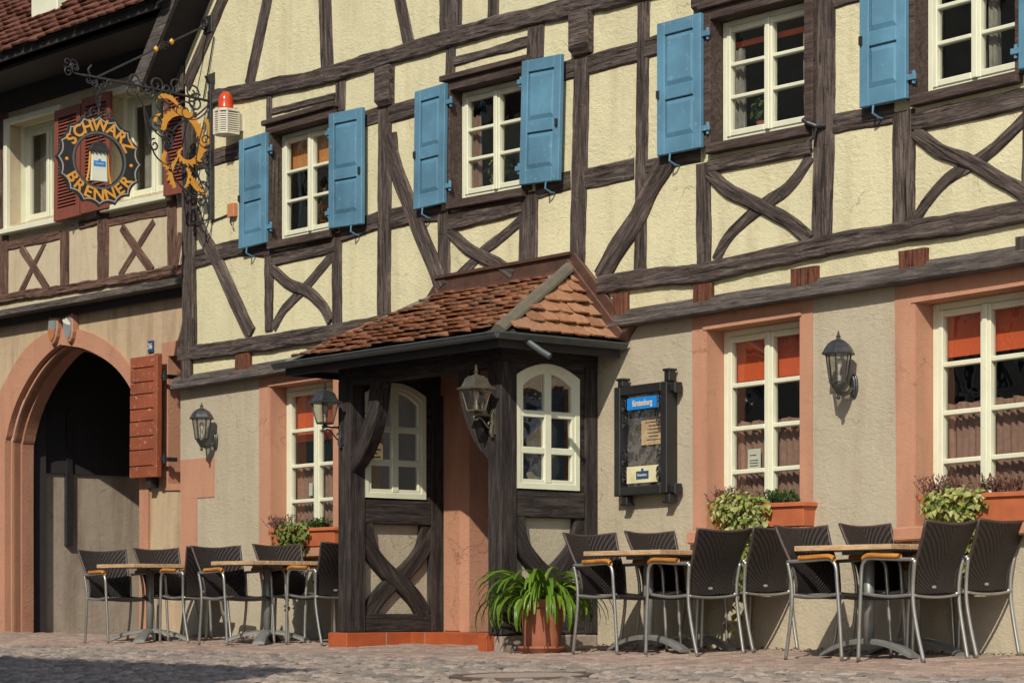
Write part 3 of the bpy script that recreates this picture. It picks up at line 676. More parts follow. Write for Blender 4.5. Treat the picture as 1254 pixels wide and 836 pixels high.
def ring(mb, A, Bo, y0_, y1_):                 # flat band between two polylines with its edges
    n = len(A)
    mb.add([(x, y0_, z) for x, z in A] + [(x, y0_, z) for x, z in Bo], [(i, i+1, i+1+n, i+n) for i in range(n-1)])
    for Q in (A, Bo): mb.add([(x, y0_, z) for x, z in Q] + [(x, y1_, z) for x, z in Q], [(i, i+1, i+1+n, i+n) for i in range(n-1)])
def lerpline(A, Bo, t): return [(a[0]+(b[0]-a[0])*t, a[1]+(b[1]-a[1])*t) for a, b in zip(A, Bo)]
ar = MB(); ring(ar, lerpline(arch_in, arch_out, .10), arch_out, -.03, .05)
ring(ar, lerpline(arch_in, arch_out, -.05), lerpline(arch_in, arch_out, .10), .06, .16)
ring(ar, lerpline(arch_in, arch_out, -.05), lerpline(arch_in, arch_out, .02), .03, .16)
ar.build('gate_arch', MT['stone'], nb, LP.M)
ri = MB(); n_ = len(arch_in); Q = lerpline(arch_in, arch_out, -.13)
ring(ri, Q, lerpline(arch_in, arch_out, 0.), .14, .29); ri.build('gate_reveal', MT['stonered'], nb, LP.M)
# passage behind
xa, xb = -4.12, -1.2; ps = MB()
ps.add([(xa,.28,-.05),(xa,7,-.05),(xa,7,1.85),(xa,.28,1.85)], [(0,1,2,3)]); ps.add([(xb,.28,-.05),(xb,7,-.05),(xb,7,3.3),(xb,.28,3.3)], [(3,2,1,0)])
ps.build('passage_wall', MT['grey_pl'], nb, LP.M)
ps = MB(); ps.box(xa-.05, xa+.03, .29, 7, 1.85, 3.3); ps.build('passage_upper_shade', MT['board_shade'], nb, LP.M)  # shadow of the upper passage put in as a near-black facing
ps = MB(); ps.add([(xa-.1,.27,3.3),(xb+.1,.27,3.3),(xb+.1,7,3.3),(xa-.1,7,3.3)], [(0,1,2,3)]); ps.add([(xa-.1,7,-.05),(xb+.1,7,-.05),(xb+.1,7,3.3),(xa-.1,7,3.3)], [(3,2,1,0)])
ps.build('passage_ceiling', MT['board_shade'], nb, LP.M)
pf = MB(); pf.box(xa+.003, xa+.09, .34, .50, -.05, 2.6); pf.build('gate_post', MT['dark'], nb, LP.M)
pf = MB(); pf.box(xa+.003, xa+.06, .80, .88, 1.0, 2.6); pf.build('iron_bar', MT['iron'], nb, LP.M)
# upper storey
zt_ = 6.9
LW = [((31,156),(91,141),(91,265),(31,279)), ((157,121),(224,104),(224,236),(157,251))]
lF = [qmap(LP, *q, .10) for q in LW]
hs = [quadpts(*f) for f in lF]
MB().holed([(x0,zj),(x1,zj),(x1,zt_),(x0,zt_)], hs, YL, .14).build('upper_wall', MT['panel'], nb, LP.M)
for i, (F, W, H) in enumerate(lF):
    wo = glazing(F, W, H, .10, 2, 1, nb, LP, 'white', fw=.05, st=.06)
    c = MB(); yo = YL-.05
    c.fbox(F, -.07, -.001, -.05, H+.07, yo, .14); c.fbox(F, W+.001, W+.07, -.05, H+.07, yo, .14); c.fbox(F, -.001, W+.001, H+.001, H+.07, yo, .14)
    c.fbox(F, -.10, W+.10, -.11, -.05, yo-.05, .14); c.fbox(F, 0, W, -.0495, -.001, .02, .14)
    c.build('casing', MT['white'], wo, LP.M, bevel=.008)
    curtain(F, .02, W-.02, .03, H-.05, .28, .015, 4, 'net', wo, LP, i)
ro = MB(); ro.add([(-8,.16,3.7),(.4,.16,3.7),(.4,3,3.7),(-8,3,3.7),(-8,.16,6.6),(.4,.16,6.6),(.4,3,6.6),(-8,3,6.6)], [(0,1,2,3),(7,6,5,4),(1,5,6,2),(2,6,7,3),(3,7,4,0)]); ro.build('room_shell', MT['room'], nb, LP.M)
def louvre(q, y):
    F, W, H = qmap(LP, *q, y); m = MB(); st = .07
    m.fbox(F, 0, st, 0, H, y, y+.04); m.fbox(F, W-st, W, 0, H, y, y+.04); m.fbox(F, st, W-st, 0, .11, y+.001, y+.04); m.fbox(F, st, W-st, H-.09, H, y+.001, y+.04)
    n = int((H-.2)/.036)
    for k2 in range(n):
        t = .115 + (H-.21)*k2/n; p = [F(st, t, y+.004), F(W-st, t, y+.004), F(W-st, t+.03, y+.032), F(st, t+.03, y+.032)]
        p2 = [Vector(v_)+Vector((0, .004, -.007)) for v_ in p]; m.add(p+p2, [(0,1,2,3),(7,6,5,4),(0,4,5,1),(2,6,7,3)])
    m.fbox(F, st, W-st, .11, H-.09, y+.034, y+.039)
    o = m.build('shutter', MT['red'], nb, LP.M, bevel=.004)
    l = MB(); p = Vector(F(W*.5, -.002, y+.01)); l.tube([p+Vector((0,.03,.03)), p, p+Vector((0,.01,-.05)), p+Vector((.005,.08,-.06))], .008, 6); l.build('latch', MT['iron'], o, LP.M)
louvre(((66,137),(98,126),(96,264),(66,271)), YL-.13); louvre(((100,121),(134,112),(132.5,253.5),(98,263)), YL-.12); louvre(((200,104),(232,96),(231,234),(200,241)), YL-.13)
def TL_(pts, w_, name=B_, mat='timber_red', **kw): return timber(LP, pts, w_, YL, nb, mat, name, **kw)
TL_([(-60,314),(13,301),(75,288)], 9.5); TL_([(98,276),(122,270)], 9); TL_([(132,272.5),(208,258)], 11)
TL_([(5,70),(5,366)], 11, PO); TL_([(79.5,284),(79.5,356)], 11, PO); TL_([(127,130),(127,346)], 13, PO); TL_([(211,60),(211,332)], 11.5, PO); TL_([(-55,70),(-55,378)], 11, PO)
TL_([(55.5,297),(25,360)], 6, BR_, proud=.012); TL_([(27,304),(59,354)], 8, BR_, proud=.024)
TL_([(189,271),(147,338)], 7, BR_, proud=.012); TL_([(150,279),(187,332)], 9, BR_, proud=.024); TL_([(222,285),(214,330)], 6, BR_)
TL_([(-70,379),(0,367),(110,349.5),(228,330)], 11.5, proud=.04, wob=2.)
# cornice board under the jetty
c = MB(); c.box(x0, x1, YL-.13, 0.0, zj-.02, zj+.045); c.build('jetty_board', MT['board'], nb, LP.M)
c = MB(); c.box(x0, x1, -.06, -.001, zj-.11, zj-.02); c.build('jetty_moulding', MT['dark'], nb, LP.M)
# deep eave and tiled roof
ye, ze = -.82, 6.22; pit = math.radians(42); ru = Vector((0, math.cos(pit), math.sin(pit))); rn = Vector((0, -math.sin(pit), math.cos(pit)))
so2 = MB(); vs = []
for x in (x0-.3, .35):
    for t, h in ((0, 0), (3.4, 0), (3.4, .10), (0, .10)):
        p = Vector((x, ye, ze)) + ru*t + rn*h; vs.append(tuple(p))
so2.add(vs, [(0,1,2,3),(7,6,5,4),(0,4,5,1),(2,6,7,3),(1,5,6,2),(3,7,4,0)]); so2.build('roof_soffit', MT['dark'], nb, LP.M)
MB().box(x0, x1-.1, YL-.07, YL-.001, 5.94, zt_-.1).build('eave_frieze', MT['board_shade'], nb, LP.M)
so2 = MB(); so2.box(x0-.3, .35, ye+.10, YL-.001, ze-.06, ze-.02); so2.build('eave_boarding', MT['dark'], nb, LP.M)
def tileslope(mb, o, ux, uu, un, wx, lu, tw, ex, inside=lambda a, b: True, th=.016, rag=.006, seed=1, tip=True, lift=.085, strict=True):
    rr = random.Random(seed); rows = int(lu/ex)+1
    for i in range(rows):
        off = (i % 2)*tw/2; n = int(wx/tw)+2
        for j in range(-1, n):
            a = j*tw+off; b = i*ex
            if not ((inside(a+tw*.15, b+ex*1.1) and inside(a+tw*.85, b+ex*1.1) and inside(a+tw*.5, b+ex*.3)) if strict else inside(a+tw*.5, b+ex*.55)): continue
            jt = rr.uniform(-rag, rag); li = .012+rr.uniform(0, .012); le = ex*1.55; ja = rr.uniform(-rag, rag)*.6; roll = rr.uniform(-.012, .012)
            base = o + ux*(a+ja) + uu*(b+jt-.012)
            w2 = tw-.006
            pts = [(0, le), (0, .03), (w2*.18, .008), (w2*.5, 0), (w2*.82, .008), (w2, .03), (w2, le)] if tip else [(0, le), (0, 0), (w2*.5, 0), (w2, 0), (w2, le)]
            def Q(x, t, hh):
                bow = -.010*((x/w2-.5)*2)**2 if tip else 0
                return base + ux*x + uu*t + un*(hh + bow + li*(1-t/le)*2.0 + roll*(x/w2-.5))
            n2 = len(pts); vs = [Q(x, t, th) for x, t in pts] + [Q(x, t, 0) for x, t in pts]
            mb.add(vs, [tuple(range(n2))[::-1], tuple(range(n2, 2*n2))] + [(q2, (q2+1) % n2, (q2+1) % n2+n2, q2+n2) for q2 in range(n2)])
tl = MB(); tileslope(tl, Vector((x0-.3, ye-.05, ze-.04)) + rn*.105, Vector((1,0,0)), ru, rn, 9.6, 3.3, .17, .17, seed=4, th=.02, rag=.012)
tl.build('roof_tiles', MT['tile2'], nb, LP.M)
gt = MB(); gt.box(x0-.3, .35, ye-.06, ye-.03, ze-.02, ze+.05); gt.build('fascia_board', MT['dark'], nb, LP.M)
dm = MB(); p = Vector((Lq(80,0,-.1)[0], ye, ze)) + ru*.78 + rn*.12; dm.box(p.x-.22, p.x+.32, p.y-.08, p.y+.3, p.z-.1, p.z+.42); dm.build('dormer_front', MT['white'], nb, LP.M, bevel=.01)
# surround of the half hidden window and its open plank shutter
ss = MB(); oo = [Lq(*p) for p in ((200,600),(240,600),(240,414),(200,420))]
ss.holed(oo, [[(x, z) for x, z in swin]], -.02, .22)
for a, b in zip(oo, oo[1:]+oo[:1]): ss.add([(a[0],-.02,a[1]),(b[0],-.02,b[1]),(b[0],.0,b[1]),(a[0],.0,a[1])], [(0,1,2,3)])
ss.build('window_surround', MT['stone'], nb, LP.M)
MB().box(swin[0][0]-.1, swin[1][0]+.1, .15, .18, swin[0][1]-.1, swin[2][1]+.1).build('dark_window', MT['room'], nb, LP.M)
F, W, H = qmap(LP, (160,438),(194.5,433),(194.5,584),(158.5,586), -.16); m = MB(); zz = 0; kk = 0
hts = [.10,.135,.115,.125,.105,.125,.10,.12,.10]; hs_ = sum(hts)
for hgt in hts:
    t0 = zz/hs_*H; zz += hgt; t1 = zz/hs_*H; m.fbox(F, .002*R.uniform(-1,1), W-.075, t0+.004, t1-.004, -.165+R.uniform(-.004,.004), -.13)
m.fbox(F, W-.07, W, -.0, H+.005, -.185, -.12)
m.fbox(F, .01, W-.08, 0.01, H-.01, -.13, -.10)
sh_ = m.build('plank_shutter', MT['redplank'], nb, LP.M, bevel=.006)
for t in (.15, .82):
    h = MB(); h.fbox(F, W, W+.06, t*H-.018, t*H+.018, -.14, -.12); p = F(W+.06, t*H-.05, -.13); q2 = F(W+.06, t*H+.05, -.13); h.tube([p, q2], .018, 8); h.fbox(F, W+.06, W+.11, t*H-.03, t*H+.012, -.12, 0.)
    h.build('hinge', MT['iron'], sh_, LP.M)
MB().fbox(F, W*.45, W*.62, -.10, .01, -.12, -.02).build('shutter_catch', MT['iron'], sh_, LP.M)
# two small shields above the arch
for px, py, nm, mt, kind_ in ((64.5,404,'heraldic_shield','silver',0), (83.5,401,'heraldic_shield','silver',1)):
    cx_, cz_ = Lq(px, py, -.08); rot = -.10 if not kind_ else .16
    sp = [(-.085,.13),(-.03,.115),(0,.13),(.03,.115),(.085,.13),(.09,.02),(.075,-.06),(.045,-.115),(0,-.15),(-.045,-.115),(-.075,-.06),(-.09,.02)]
    rt_ = lambda p, s=1.: (cx_ + s*(p[0]*math.cos(rot)-p[1]*math.sin(rot)), cz_ + s*(p[0]*math.sin(rot)+p[1]*math.cos(rot)))
    sb = MB().prism([rt_(p, 1.12) for p in sp], -.085, -.0).build(nm, MT['stone'], nb, LP.M, bevel=.01)
    MB().prism([rt_(p, .86) for p in sp], -.095, -.084).build('shield_field', m_plain('shield_blue_grey', (.20, .22, .24), .7), sb, LP.M)
    if kind_ == 0: MB().prism([rt_(p, .84) for p in [(-.085,.0),(-.03,.025),(.03,-.005),(.085,.02),(.075,-.06),(.045,-.115),(0,-.15),(-.045,-.115),(-.075,-.06)]], -.099, -.094).build('shield_lower_half', m_plain('shield_orange', (.40, .15, .05), .7), sb, LP.M)
    else:
        MB().prism([rt_(p, .84) for p in [(-.085,.13),(-.03,.115),(.0,.13),(.085,.045),(.085,.01),(-.02,.05),(-.085,.10)]], -.099, -.094).build('shield_band', MT['paper'], sb, LP.M)
# house number
cx_, cz_ = Lq(183, 424, -.03); hn = MB(); hn.box(cx_-.05, cx_+.05, -.022, -.0, cz_-.062, cz_+.062)
hno = thing('house_number_plate', 'small dark blue house number plate 36 above the plank shutter', 'number plate', LP.M @ Matrix.Translation((cx_, 0, cz_)))
hn.build('plate', MT['navy'], hno, LP.M, bevel=.004)
vs, fs = text_mesh('36', .085, .001, .002); t_ = MB(); t_.add([(x+cx_, -.0245+y_, z+cz_) for x, y_, z in vs], fs); t_.build('digits', MT['white2'], hno, LP.M)

# ------------------------------------------------------------------ porch in front of the door
XL, XR_, D = -15.70, -13.68, 1.0
XLo, XRo = -15.875, -13.845                   # outer / inner faces of the two side walls
porch = thing('entrance_porch', 'dark timber entrance porch with hipped clay tile roof and arched windows', 'porch', (-14.75, -.5, 0))
zp = .085                                      # top of the tiled step
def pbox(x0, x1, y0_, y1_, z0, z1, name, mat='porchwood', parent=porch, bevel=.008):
    # its own frame with x along the longest side, so that the grain follows the timber
    dx, dy, dz = x1-x0, y1_-y0_, z1-z0; c = Vector(((x0+x1)/2, (y0_+y1_)/2, (z0+z1)/2))
    if dz >= max(dx, dy): Rm = Matrix(((0,0,-1,c.x),(0,1,0,c.y),(1,0,0,c.z),(0,0,0,1))); e = (dz, dy, dx)
    elif dy >= dx: Rm = Matrix(((0,-1,0,c.x),(1,0,0,c.y),(0,0,1,c.z),(0,0,0,1))); e = (dy, dx, dz)
    else: Rm = Matrix.Translation(c); e = (dx, dy, dz)
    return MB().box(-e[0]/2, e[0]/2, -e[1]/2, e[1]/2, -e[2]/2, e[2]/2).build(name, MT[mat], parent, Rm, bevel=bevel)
ztp = 2.36
for (xo, xi) in ((XLo, XL), (XRo, XR_)):
    pbox(xo, xi, -D, -D+.165, zp, ztp-.16, 'corner_post'); pbox(xo+.004, xi-.004, -.135, -.003, zp, ztp-.16, 'wall_post')
    pbox(xo, xi, -D, -.003, ztp-.16, ztp, 'wall_plate')
    SP = PL((xi, 0, 0), (0, 1, 0))             # looks at the +X face
    y0_, y1_ = -D+.165, -.135
    pbox(xo+.01, xi-.012, y0_, y1_, zp, zp+.155, 'bottom_rail'); pbox(xo+.01, xi-.008, y0_, y1_, 1.0, 1.205, 'middle_rail')
    MB().add([(xi-.075, y0_, zp+.1), (xi-.075, y1_, zp+.1), (xi-.075, y1_, 1.05), (xi-.075, y0_, 1.05), (xi-.095, y0_, zp+.1), (xi-.095, y1_, zp+.1), (xi-.095, y1_, 1.05), (xi-.095, y0_, 1.05)], [(0,1,2,3),(7,6,5,4)]).build('plaster_panel', MT['beige'], porch)
    # crossed curved braces: Xd = local x is along Y
    zl, zh = zp+.14, 1.02
    A = [(y0_+.02, zh), (y0_+.06, zh-.22), (y0_+.22, zh-.40), (y0_+.42, zh-.54), (y1_-.13, zh-.68), (y1_-.06, zl)]
    Bq = [(y1_-.02, zh), (y1_-.06, zh-.22), (y1_-.22, zh-.40), (y1_-.42, zh-.54), (y0_+.13, zh-.68), (y0_+.05, zl)]
    for Lpts, pr in ((Bq, .022), (A, .035)):
        L = [Vector((p.x, p.y)) for p in smoothpath(Lpts, 5)] if False else [Vector((p[0], p[1])) for p in smoothpath([(a, b) for a, b in Lpts], 5)]
        timber_m(SP, L, .145, .045, porch, 'porchwood', 'cross_brace', pr, .25, .04)
    # boarding round the arched window
    wy0, wy1, wz0, wz1, rise = -.845, -.20, 1.222, 2.10, .10
    arc = [(wy0 + (wy1-wy0)*i/12, wz1 + rise*(1-((i-6)/6)**2)) for i in range(13)]
    loop = [(wy0, wz0), (wy1, wz0)] + arc[::-1]
    MB().holed([(y0_, 1.204), (y1_, 1.204), (y1_, ztp-.16), (y0_, ztp-.16)], [loop], .02, .09).build('window_boarding', MT['porchwood'], porch, SP.M)
    MB().holed([(y0_, 1.204), (y1_, 1.204), (y1_, ztp-.16), (y0_, ztp-.16)], [loop], .125).build('inner_boarding', MT['porchwood'], porch, SP.M)
    wf = MB(); off = lambda e: [(wy0+e, wz0+e), (wy1-e, wz0+e)] + [(wy0+e + (wy1-wy0-2*e)*i/12, wz1 + rise*(1-((i-6)/6)**2)-e) for i in range(12, -1, -1)]
    a_, b_ = off(.002), off(.045); n = len(a_)
    for Q_, yy in ((a_, 0), (b_, 0)): pass
    wf.add([(x, .0, z) for x, z in a_] + [(x, .0, z) for x, z in b_] + [(x, .06, z) for x, z in a_] + [(x, .06, z) for x, z in b_],
           [(i, (i+1) % n, (i+1) % n+n, i+n) for i in range(n)] + [(i+n, (i+1) % n+n, (i+1) % n+3*n, i+3*n) for i in range(n)] + [(i, (i+1) % n, (i+1) % n+2*n, i+2*n) for i in range(n)])
    b2_ = off(.075); wf.add([(x, .008, z) for x, z in b_] + [(x, .008, z) for x, z in b2_] + [(x, .05, z) for x, z in b2_], [(i, (i+1) % n, (i+1) % n+n, i+n) for i in range(n)] + [(i+n, (i+1) % n+n, (i+1) % n+2*n, i+2*n) for i in range(n)])
    mid = (wy0+wy1)/2; wf.box(mid-.034, mid+.034, .003, .05, wz0+.05, wz1+rise-.05)
    for z in (wz0+.30, wz0+.585): wf.box(wy0+.05, mid-.034, .006, .05, z-.026, z+.026); wf.box(mid+.034, wy1-.05, .006, .05, z-.026, z+.026)
    wo = wf.build('window', MT['white'], porch, SP.M, bevel=.004)
    gl = MB(); g_ = off(.06)
    for z0, z1 in ((wz0+.06, wz0+.285), (wz0+.315, wz0+.57), (wz0+.60, None)):
        for a, b in ((wy0+.06, mid-.03), (mid+.03, wy1-.06)):
            if z1 is None: tops = [(a+(b-a)*i/5, wz1 + rise*(1-(((a+(b-a)*i/5)-mid)/(.5*(wy1-wy0)))**2)-.06) for i in range(5, -1, -1)]
            else: tops = [(b, z1), (a, z1)]
            q_ = [(a, z0), (b, z0)] + tops; tl_ = R.uniform(-.004, .004)
            gl.add([(x, .03 + tl_*(x-a)/(b-a)*2, z) for x, z in q_], [tuple(range(len(q_)))])
    gl.build('pane', MT['glass2'], wo, SP.M)
# front header and curved knee braces
pbox(XL+.001, XRo-.001, -D+.004, -D+.15, ztp-.20, ztp-.01, 'front_beam')
MB().box(XL, XRo, -D+.15, -.01, ztp-.06, ztp-.03).build('porch_ceiling', MT['dark'], porch)
for xb_, s in ((XL, 1), (XRo, -1)):
    L = [Vector((xb_ - s*.06, 1.48)), Vector((xb_+s*.10, 1.60)), Vector((xb_+s*.22, 1.76)), Vector((xb_+s*.30, 1.95)), Vector((xb_+s*.34, 2.18))]
    L = [Vector((p.x, p.y)) for p in smoothpath([(p.x, p.y) for p in L], 5)]
    timber_m(MAIN, L, .15, -D+.03, porch, 'porchwood', 'knee_brace', .02, .2, .10)
# tiled step round the foot
for bx in ((XLo-.06, XL+.04, -D-.06, -.003), (XRo-.05, XRo+.055, -D-.06, -.003), (XL+.04, XRo-.05, -.40, -.003)):
    pbox(*bx, -.09, zp-.001, 'step_tiles', 'plinth', bevel=.006)
pbox(XRo+.056, XR_-.006, -D+.01, -.004, -.09, zp-.002, 'base_stone', 'conc', bevel=.012)
jt_ = MB()
for y_ in (-.65, -.3): jt_.box(XL+.039, XL+.043, y_-.004, y_+.004, -.09, zp-.002)
jt_.box(XL+.25, XL+.257, -.404, -.399, -.09, zp-.002); jt_.build('tile_joint', MT['conc'], porch)
# sandstone door case with chamfer, blue door
dj = MB(); x0d, x1d = XL+.02, -15.44; xe = -15.10
dj.prism([(x0d, zp), (x1d, zp), (x1d, 2.2), (x0d, 2.2)], -.03, .0)
dj.build('door_jamb', MT['stone'], porch, bevel=.01)
dj = MB(); dj.add([(x1d,-.03,zp),(x1d+.05,.03,zp),(x1d+.05,.33,zp),(x1d,.33,zp),(x1d,-.03,2.2),(x1d+.05,.03,2.2),(x1d+.05,.33,2.2),(x1d,.33,2.2)], [(0,1,5,4),(1,2,6,5),(2,3,7,6),(4,5,6,7)])
dj.build('door_jamb', MT['stone'], porch)
MB().box(x1d-.3, xd1+.1, -.04, .35, 2.12, 2.4).build('door_lintel', MT['stonered'], porch)
MB().box(xd1-.02, -13.9, -.03, .35, zp, 2.12).build('door_jamb', MT['stone'], porch)
dr = MB(); dr.box(x1d+.0, xd1-.02, .331, .39, zp, 2.12)
for a, b in ((.12, .9), (1.0, 1.9)):
    for c_ in (0, 1): xx = x1d+.13 + c_*.62; dr.box(xx, xx+.5, .318, .333, zp+a, zp+b)
do = dr.build('door', MT['shutblue'], porch, bevel=.01)
hd = MB(); hd.tube([(x1d+.11,.34,1.0),(x1d+.11,.29,1.0),(x1d+.20,.285,1.0)], .014, 8); hd.lathe([(.03,0),(.03,.012)], (0,0,0), 12, Matrix.Translation((x1d+.11,.338,1.0)) @ Matrix.Rotation(math.pi/2, 4, 'X')); hd.build('door_handle', MT['iron'], do)
# roof
ze_ = 2.37; Xe0, Xe1, Ye = -16.30, -13.37, -1.28; Xh0, Xh1, zh_ = -15.66, -13.95, 3.0
FL, FR, BLw, BRw = Vector((Xe0,Ye,ze_)), Vector((Xe1,Ye,ze_)), Vector((Xe0,-.03,ze_)), Vector((Xe1,-.03,ze_)); HL, HR = Vector((Xh0,-.04,zh_)), Vector((Xh1,-.04,zh_))
rb = MB(); rb.add([FL,FR,BRw,BLw,HL,HR], [(0,1,5,4),(1,2,5),(3,0,4),(3,2,1,0),(2,3,4,5)]); rb.build('roof_boarding', MT['dark'], porch)
def inpoly(pts):
    def f(a, b):
        c = False; n = len(pts)
        for i in range(n):
            (x1_, y1__), (x2_, y2_) = pts[i], pts[(i+1) % n]
            if (y1__ > b) != (y2_ > b) and a < (x2_-x1_)*(b-y1__)/(y2_-y1__)+x1_: c = not c
        return c
    return f
def facet(o, ux, corners, tw, ex, seed, top, strict=True):
    n_ = (corners[1]-corners[0]).cross(corners[-1]-corners[0]).normalized()
    if n_.z < 0: n_ = -n_
    uu = n_.cross(ux).normalized()
    if uu.z < 0: uu = -uu
    pl2 = [((c-o).dot(ux), (c-o).dot(uu)) for c in corners]
    mb = MB(); tileslope(mb, o + n_*.012, ux, uu, n_, (corners[1]-corners[0]).length, max(p[1] for p in pl2)-.06, tw, ex, inpoly([(p[0], p[1]) for p in pl2]), th=.016, rag=.008, seed=seed, strict=strict)
    return mb
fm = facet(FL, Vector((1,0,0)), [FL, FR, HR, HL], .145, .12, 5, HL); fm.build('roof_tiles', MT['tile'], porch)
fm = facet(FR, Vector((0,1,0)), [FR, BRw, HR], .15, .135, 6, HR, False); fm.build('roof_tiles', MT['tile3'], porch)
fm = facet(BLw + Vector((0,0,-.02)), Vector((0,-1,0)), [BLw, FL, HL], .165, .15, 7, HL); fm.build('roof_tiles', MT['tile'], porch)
def ridge(a, b, w_, h, name, mat):
    d_ = (b-a).normalized(); sd = d_.cross(Vector((0,0,1))).normalized(); up = sd.cross(d_); m = MB(); vs = []
    N2 = 10
    for i in range(N2+1):
        p = a.lerp(b, i/N2); e = .006*noise.noise((i*.7, 3, h))
        for s_, hh in ((-1, -.02), (-.9, .0), (-.35, h+e), (.35, h-e), (.9, .0), (1, -.02)): vs.append(p + sd*(s_*w_) + up*(hh+.03))
    m.add(vs, [(i*6+j, i*6+j+1, (i+1)*6+j+1, (i+1)*6+j) for i in range(N2) for j in range(5)] + [tuple(range(6)), tuple(range(N2*6+5, N2*6-1, -1))])
    return m.build(name, MT[mat], porch)
ridge(FR + Vector((-.03,.03,.0)), HR + Vector((0,0,.03)), .06, .035, 'hip_flashing', 'lead'); ridge(FL + Vector((.03,.03,-.02)), HL + Vector((0,0,-.02)), .035, .02, 'hip_flashing', 'lead')
fl = MB(); fl.add([(Xh0-.05,YU-.022,zh_+.02),(Xh1+.03,YU-.022,zh_+.02),(Xh1+.03,YU-.022,zh_+.14),(Xh0-.05,YU-.022,zh_+.14),(Xh0-.02,YU-.14,zh_-.035),(Xh1,YU-.14,zh_-.035)], [(0,1,2,3),(4,5,1,0)]); 
fl.box(Xh0-.05, Xh1+.03, YU-.05, YU-.02, zh_+.125, zh_+.15); fl.build('wall_flashing', MT['copper'], porch)
def sideflash(a, b):
    d_ = (b-a).normalized(); n2 = Vector((-d_.z, 0, d_.x));  n2 = n2 if n2.z > 0 else -n2; m = MB()
    for w0, w1, yf in ((-.02, .06, -.12), (.05, .13, -.09)):
        p = [a+n2*w0, b+n2*w0, b+n2*w1, a+n2*w1]; m.prism([(q_.x, q_.z) for q_ in p], yf, .02)
    return m.build('side_flashing', MT['copper'], porch, bevel=.006)
sideflash(HR + Vector((-.02,0,.05)), BRw + Vector((.06,0,.03))); sideflash(HL + Vector((.02,0,.0)), BLw + Vector((-.04,0,.0)))
# half round gutter along front and right
gp = MB()
def gutter(a, b, nrm_):
    vs = []; n = 8
    for p in (a, b):
        for i in range(n+1):
            t = math.pi*i/n; vs.append(p + nrm_*(.045*math.cos(t)) + Vector((0,0,-.045*math.sin(t)))); 
    gp.add(vs, [(i, i+1, n+2+i, n+1+i) for i in range(n)])
    gp.tube([a+nrm_*.045, b+nrm_*.045], .008, 6); gp.tube([a-nrm_*.045, b-nrm_*.045], .005, 6)
    gp.add([p_ for p_ in vs[:n+1]], [tuple(range(n+1))]); gp.add(vs[n+1:], [tuple(range(n+1))])
gutter(FL+Vector((-.06,-.03,-.01)), FR+Vector((.045,-.03,-.01)), Vector((0,-1,0))); gutter(FR+Vector((.03,-.045,-.01)), BRw+Vector((.03,.0,-.01)), Vector((1,0,0)))
gp.build('gutter', MT['gutter'], porch)
fb = MB(); fb.box(Xe0+.02, Xe1-.02, Ye+.02, Ye+.045, ze_-.11, ze_-.005); fb.box(Xe1-.045, Xe1-.02, Ye+.045, -.03, ze_-.11, ze_-.005); fb.box(Xe0+.02, Xe0+.045, Ye+.045, -.03, ze_-.11, ze_-.005)
fb.build('fascia', MT['dark'], porch)
sf = MB(); sf.box(Xe0+.045, Xe1-.045, Ye+.045, -.03, ze_-.06, ze_-.045); sf.build('soffit', MT['dark'], porch)
sp_ = MB(); p = Vector((Xe1+.035, -1.02, ze_-.045)); sp_.tube([p+Vector((-.02,0,.0)), p+Vector((.10,.05,-.09)), p+Vector((.17,.08,-.135))], .024, 10); sp_.build('gutter_spout', MT['gutter'], porch)

# ------------------------------------------------------------------ houses across the street (out of the picture; they shade the street and show in the panes)
def far_house(x0, x1, ez, rise, mat, label, y0=-14.0, dep=8.):
    h = thing('opposite_house', label, 'house', ((x0+x1)/2, y0-dep/2, gz(-14)))
    b = MB(); b.box(x0, x1, y0-dep, y0, -.6, ez); b.build('wall', mat, h)
    rf_ = MB(); ov = .25
    rf_.add([(x0-.1, y0+ov, ez-.12), (x1, y0+ov, ez-.12), (x1, y0-dep/2, ez+rise), (x0-.1, y0-dep/2, ez+rise), (x0-.1, y0-dep-ov, ez-.12), (x1, y0-dep-ov, ez-.12)], [(0,1,2,3),(3,2,5,4),(0,3,4),(1,5,2),(4,5,1,0)]); rf_.build('roof', MT['tile2'], h)
    n = max(2, int((x1-x0)/1.9))
    for fl in range(3):
        zz = .7 + fl*2.7
        if zz+1.4 > ez: break
        for i in range(n):
            cx_ = x0 + (i+.5)*(x1-x0)/n
            wn = MB(); wn.box(cx_-.5, cx_+.5, y0+.002, y0+.05, zz, zz+1.35); w_ = wn.build('window', MT['white'], h)
            wn = MB()
            for c_ in (-1, 1): wn.box(cx_+c_*.22-.18, cx_+c_*.22+.18, y0+.051, y0+.056, zz+.08, zz+1.27)
            wn.build('pane', MT['room'], w_)
    return h
far_house(-17., -6.05, 9.85, 3.4, MT['farwall'], 'tan house across the street behind the camera with brown roof')
far_house(-31., -17.1, 10.0, 4.2, MT['beige'], 'beige house across the street further left with tall roof')
far_house(-47., -31.2, 9.8, 4.2, MT['cream'], 'cream house across the street furthest along the row')
far_house(-66., -47.2, 8.6, 4.5, MT['tan'], 'broad tan house closing the view along the street')

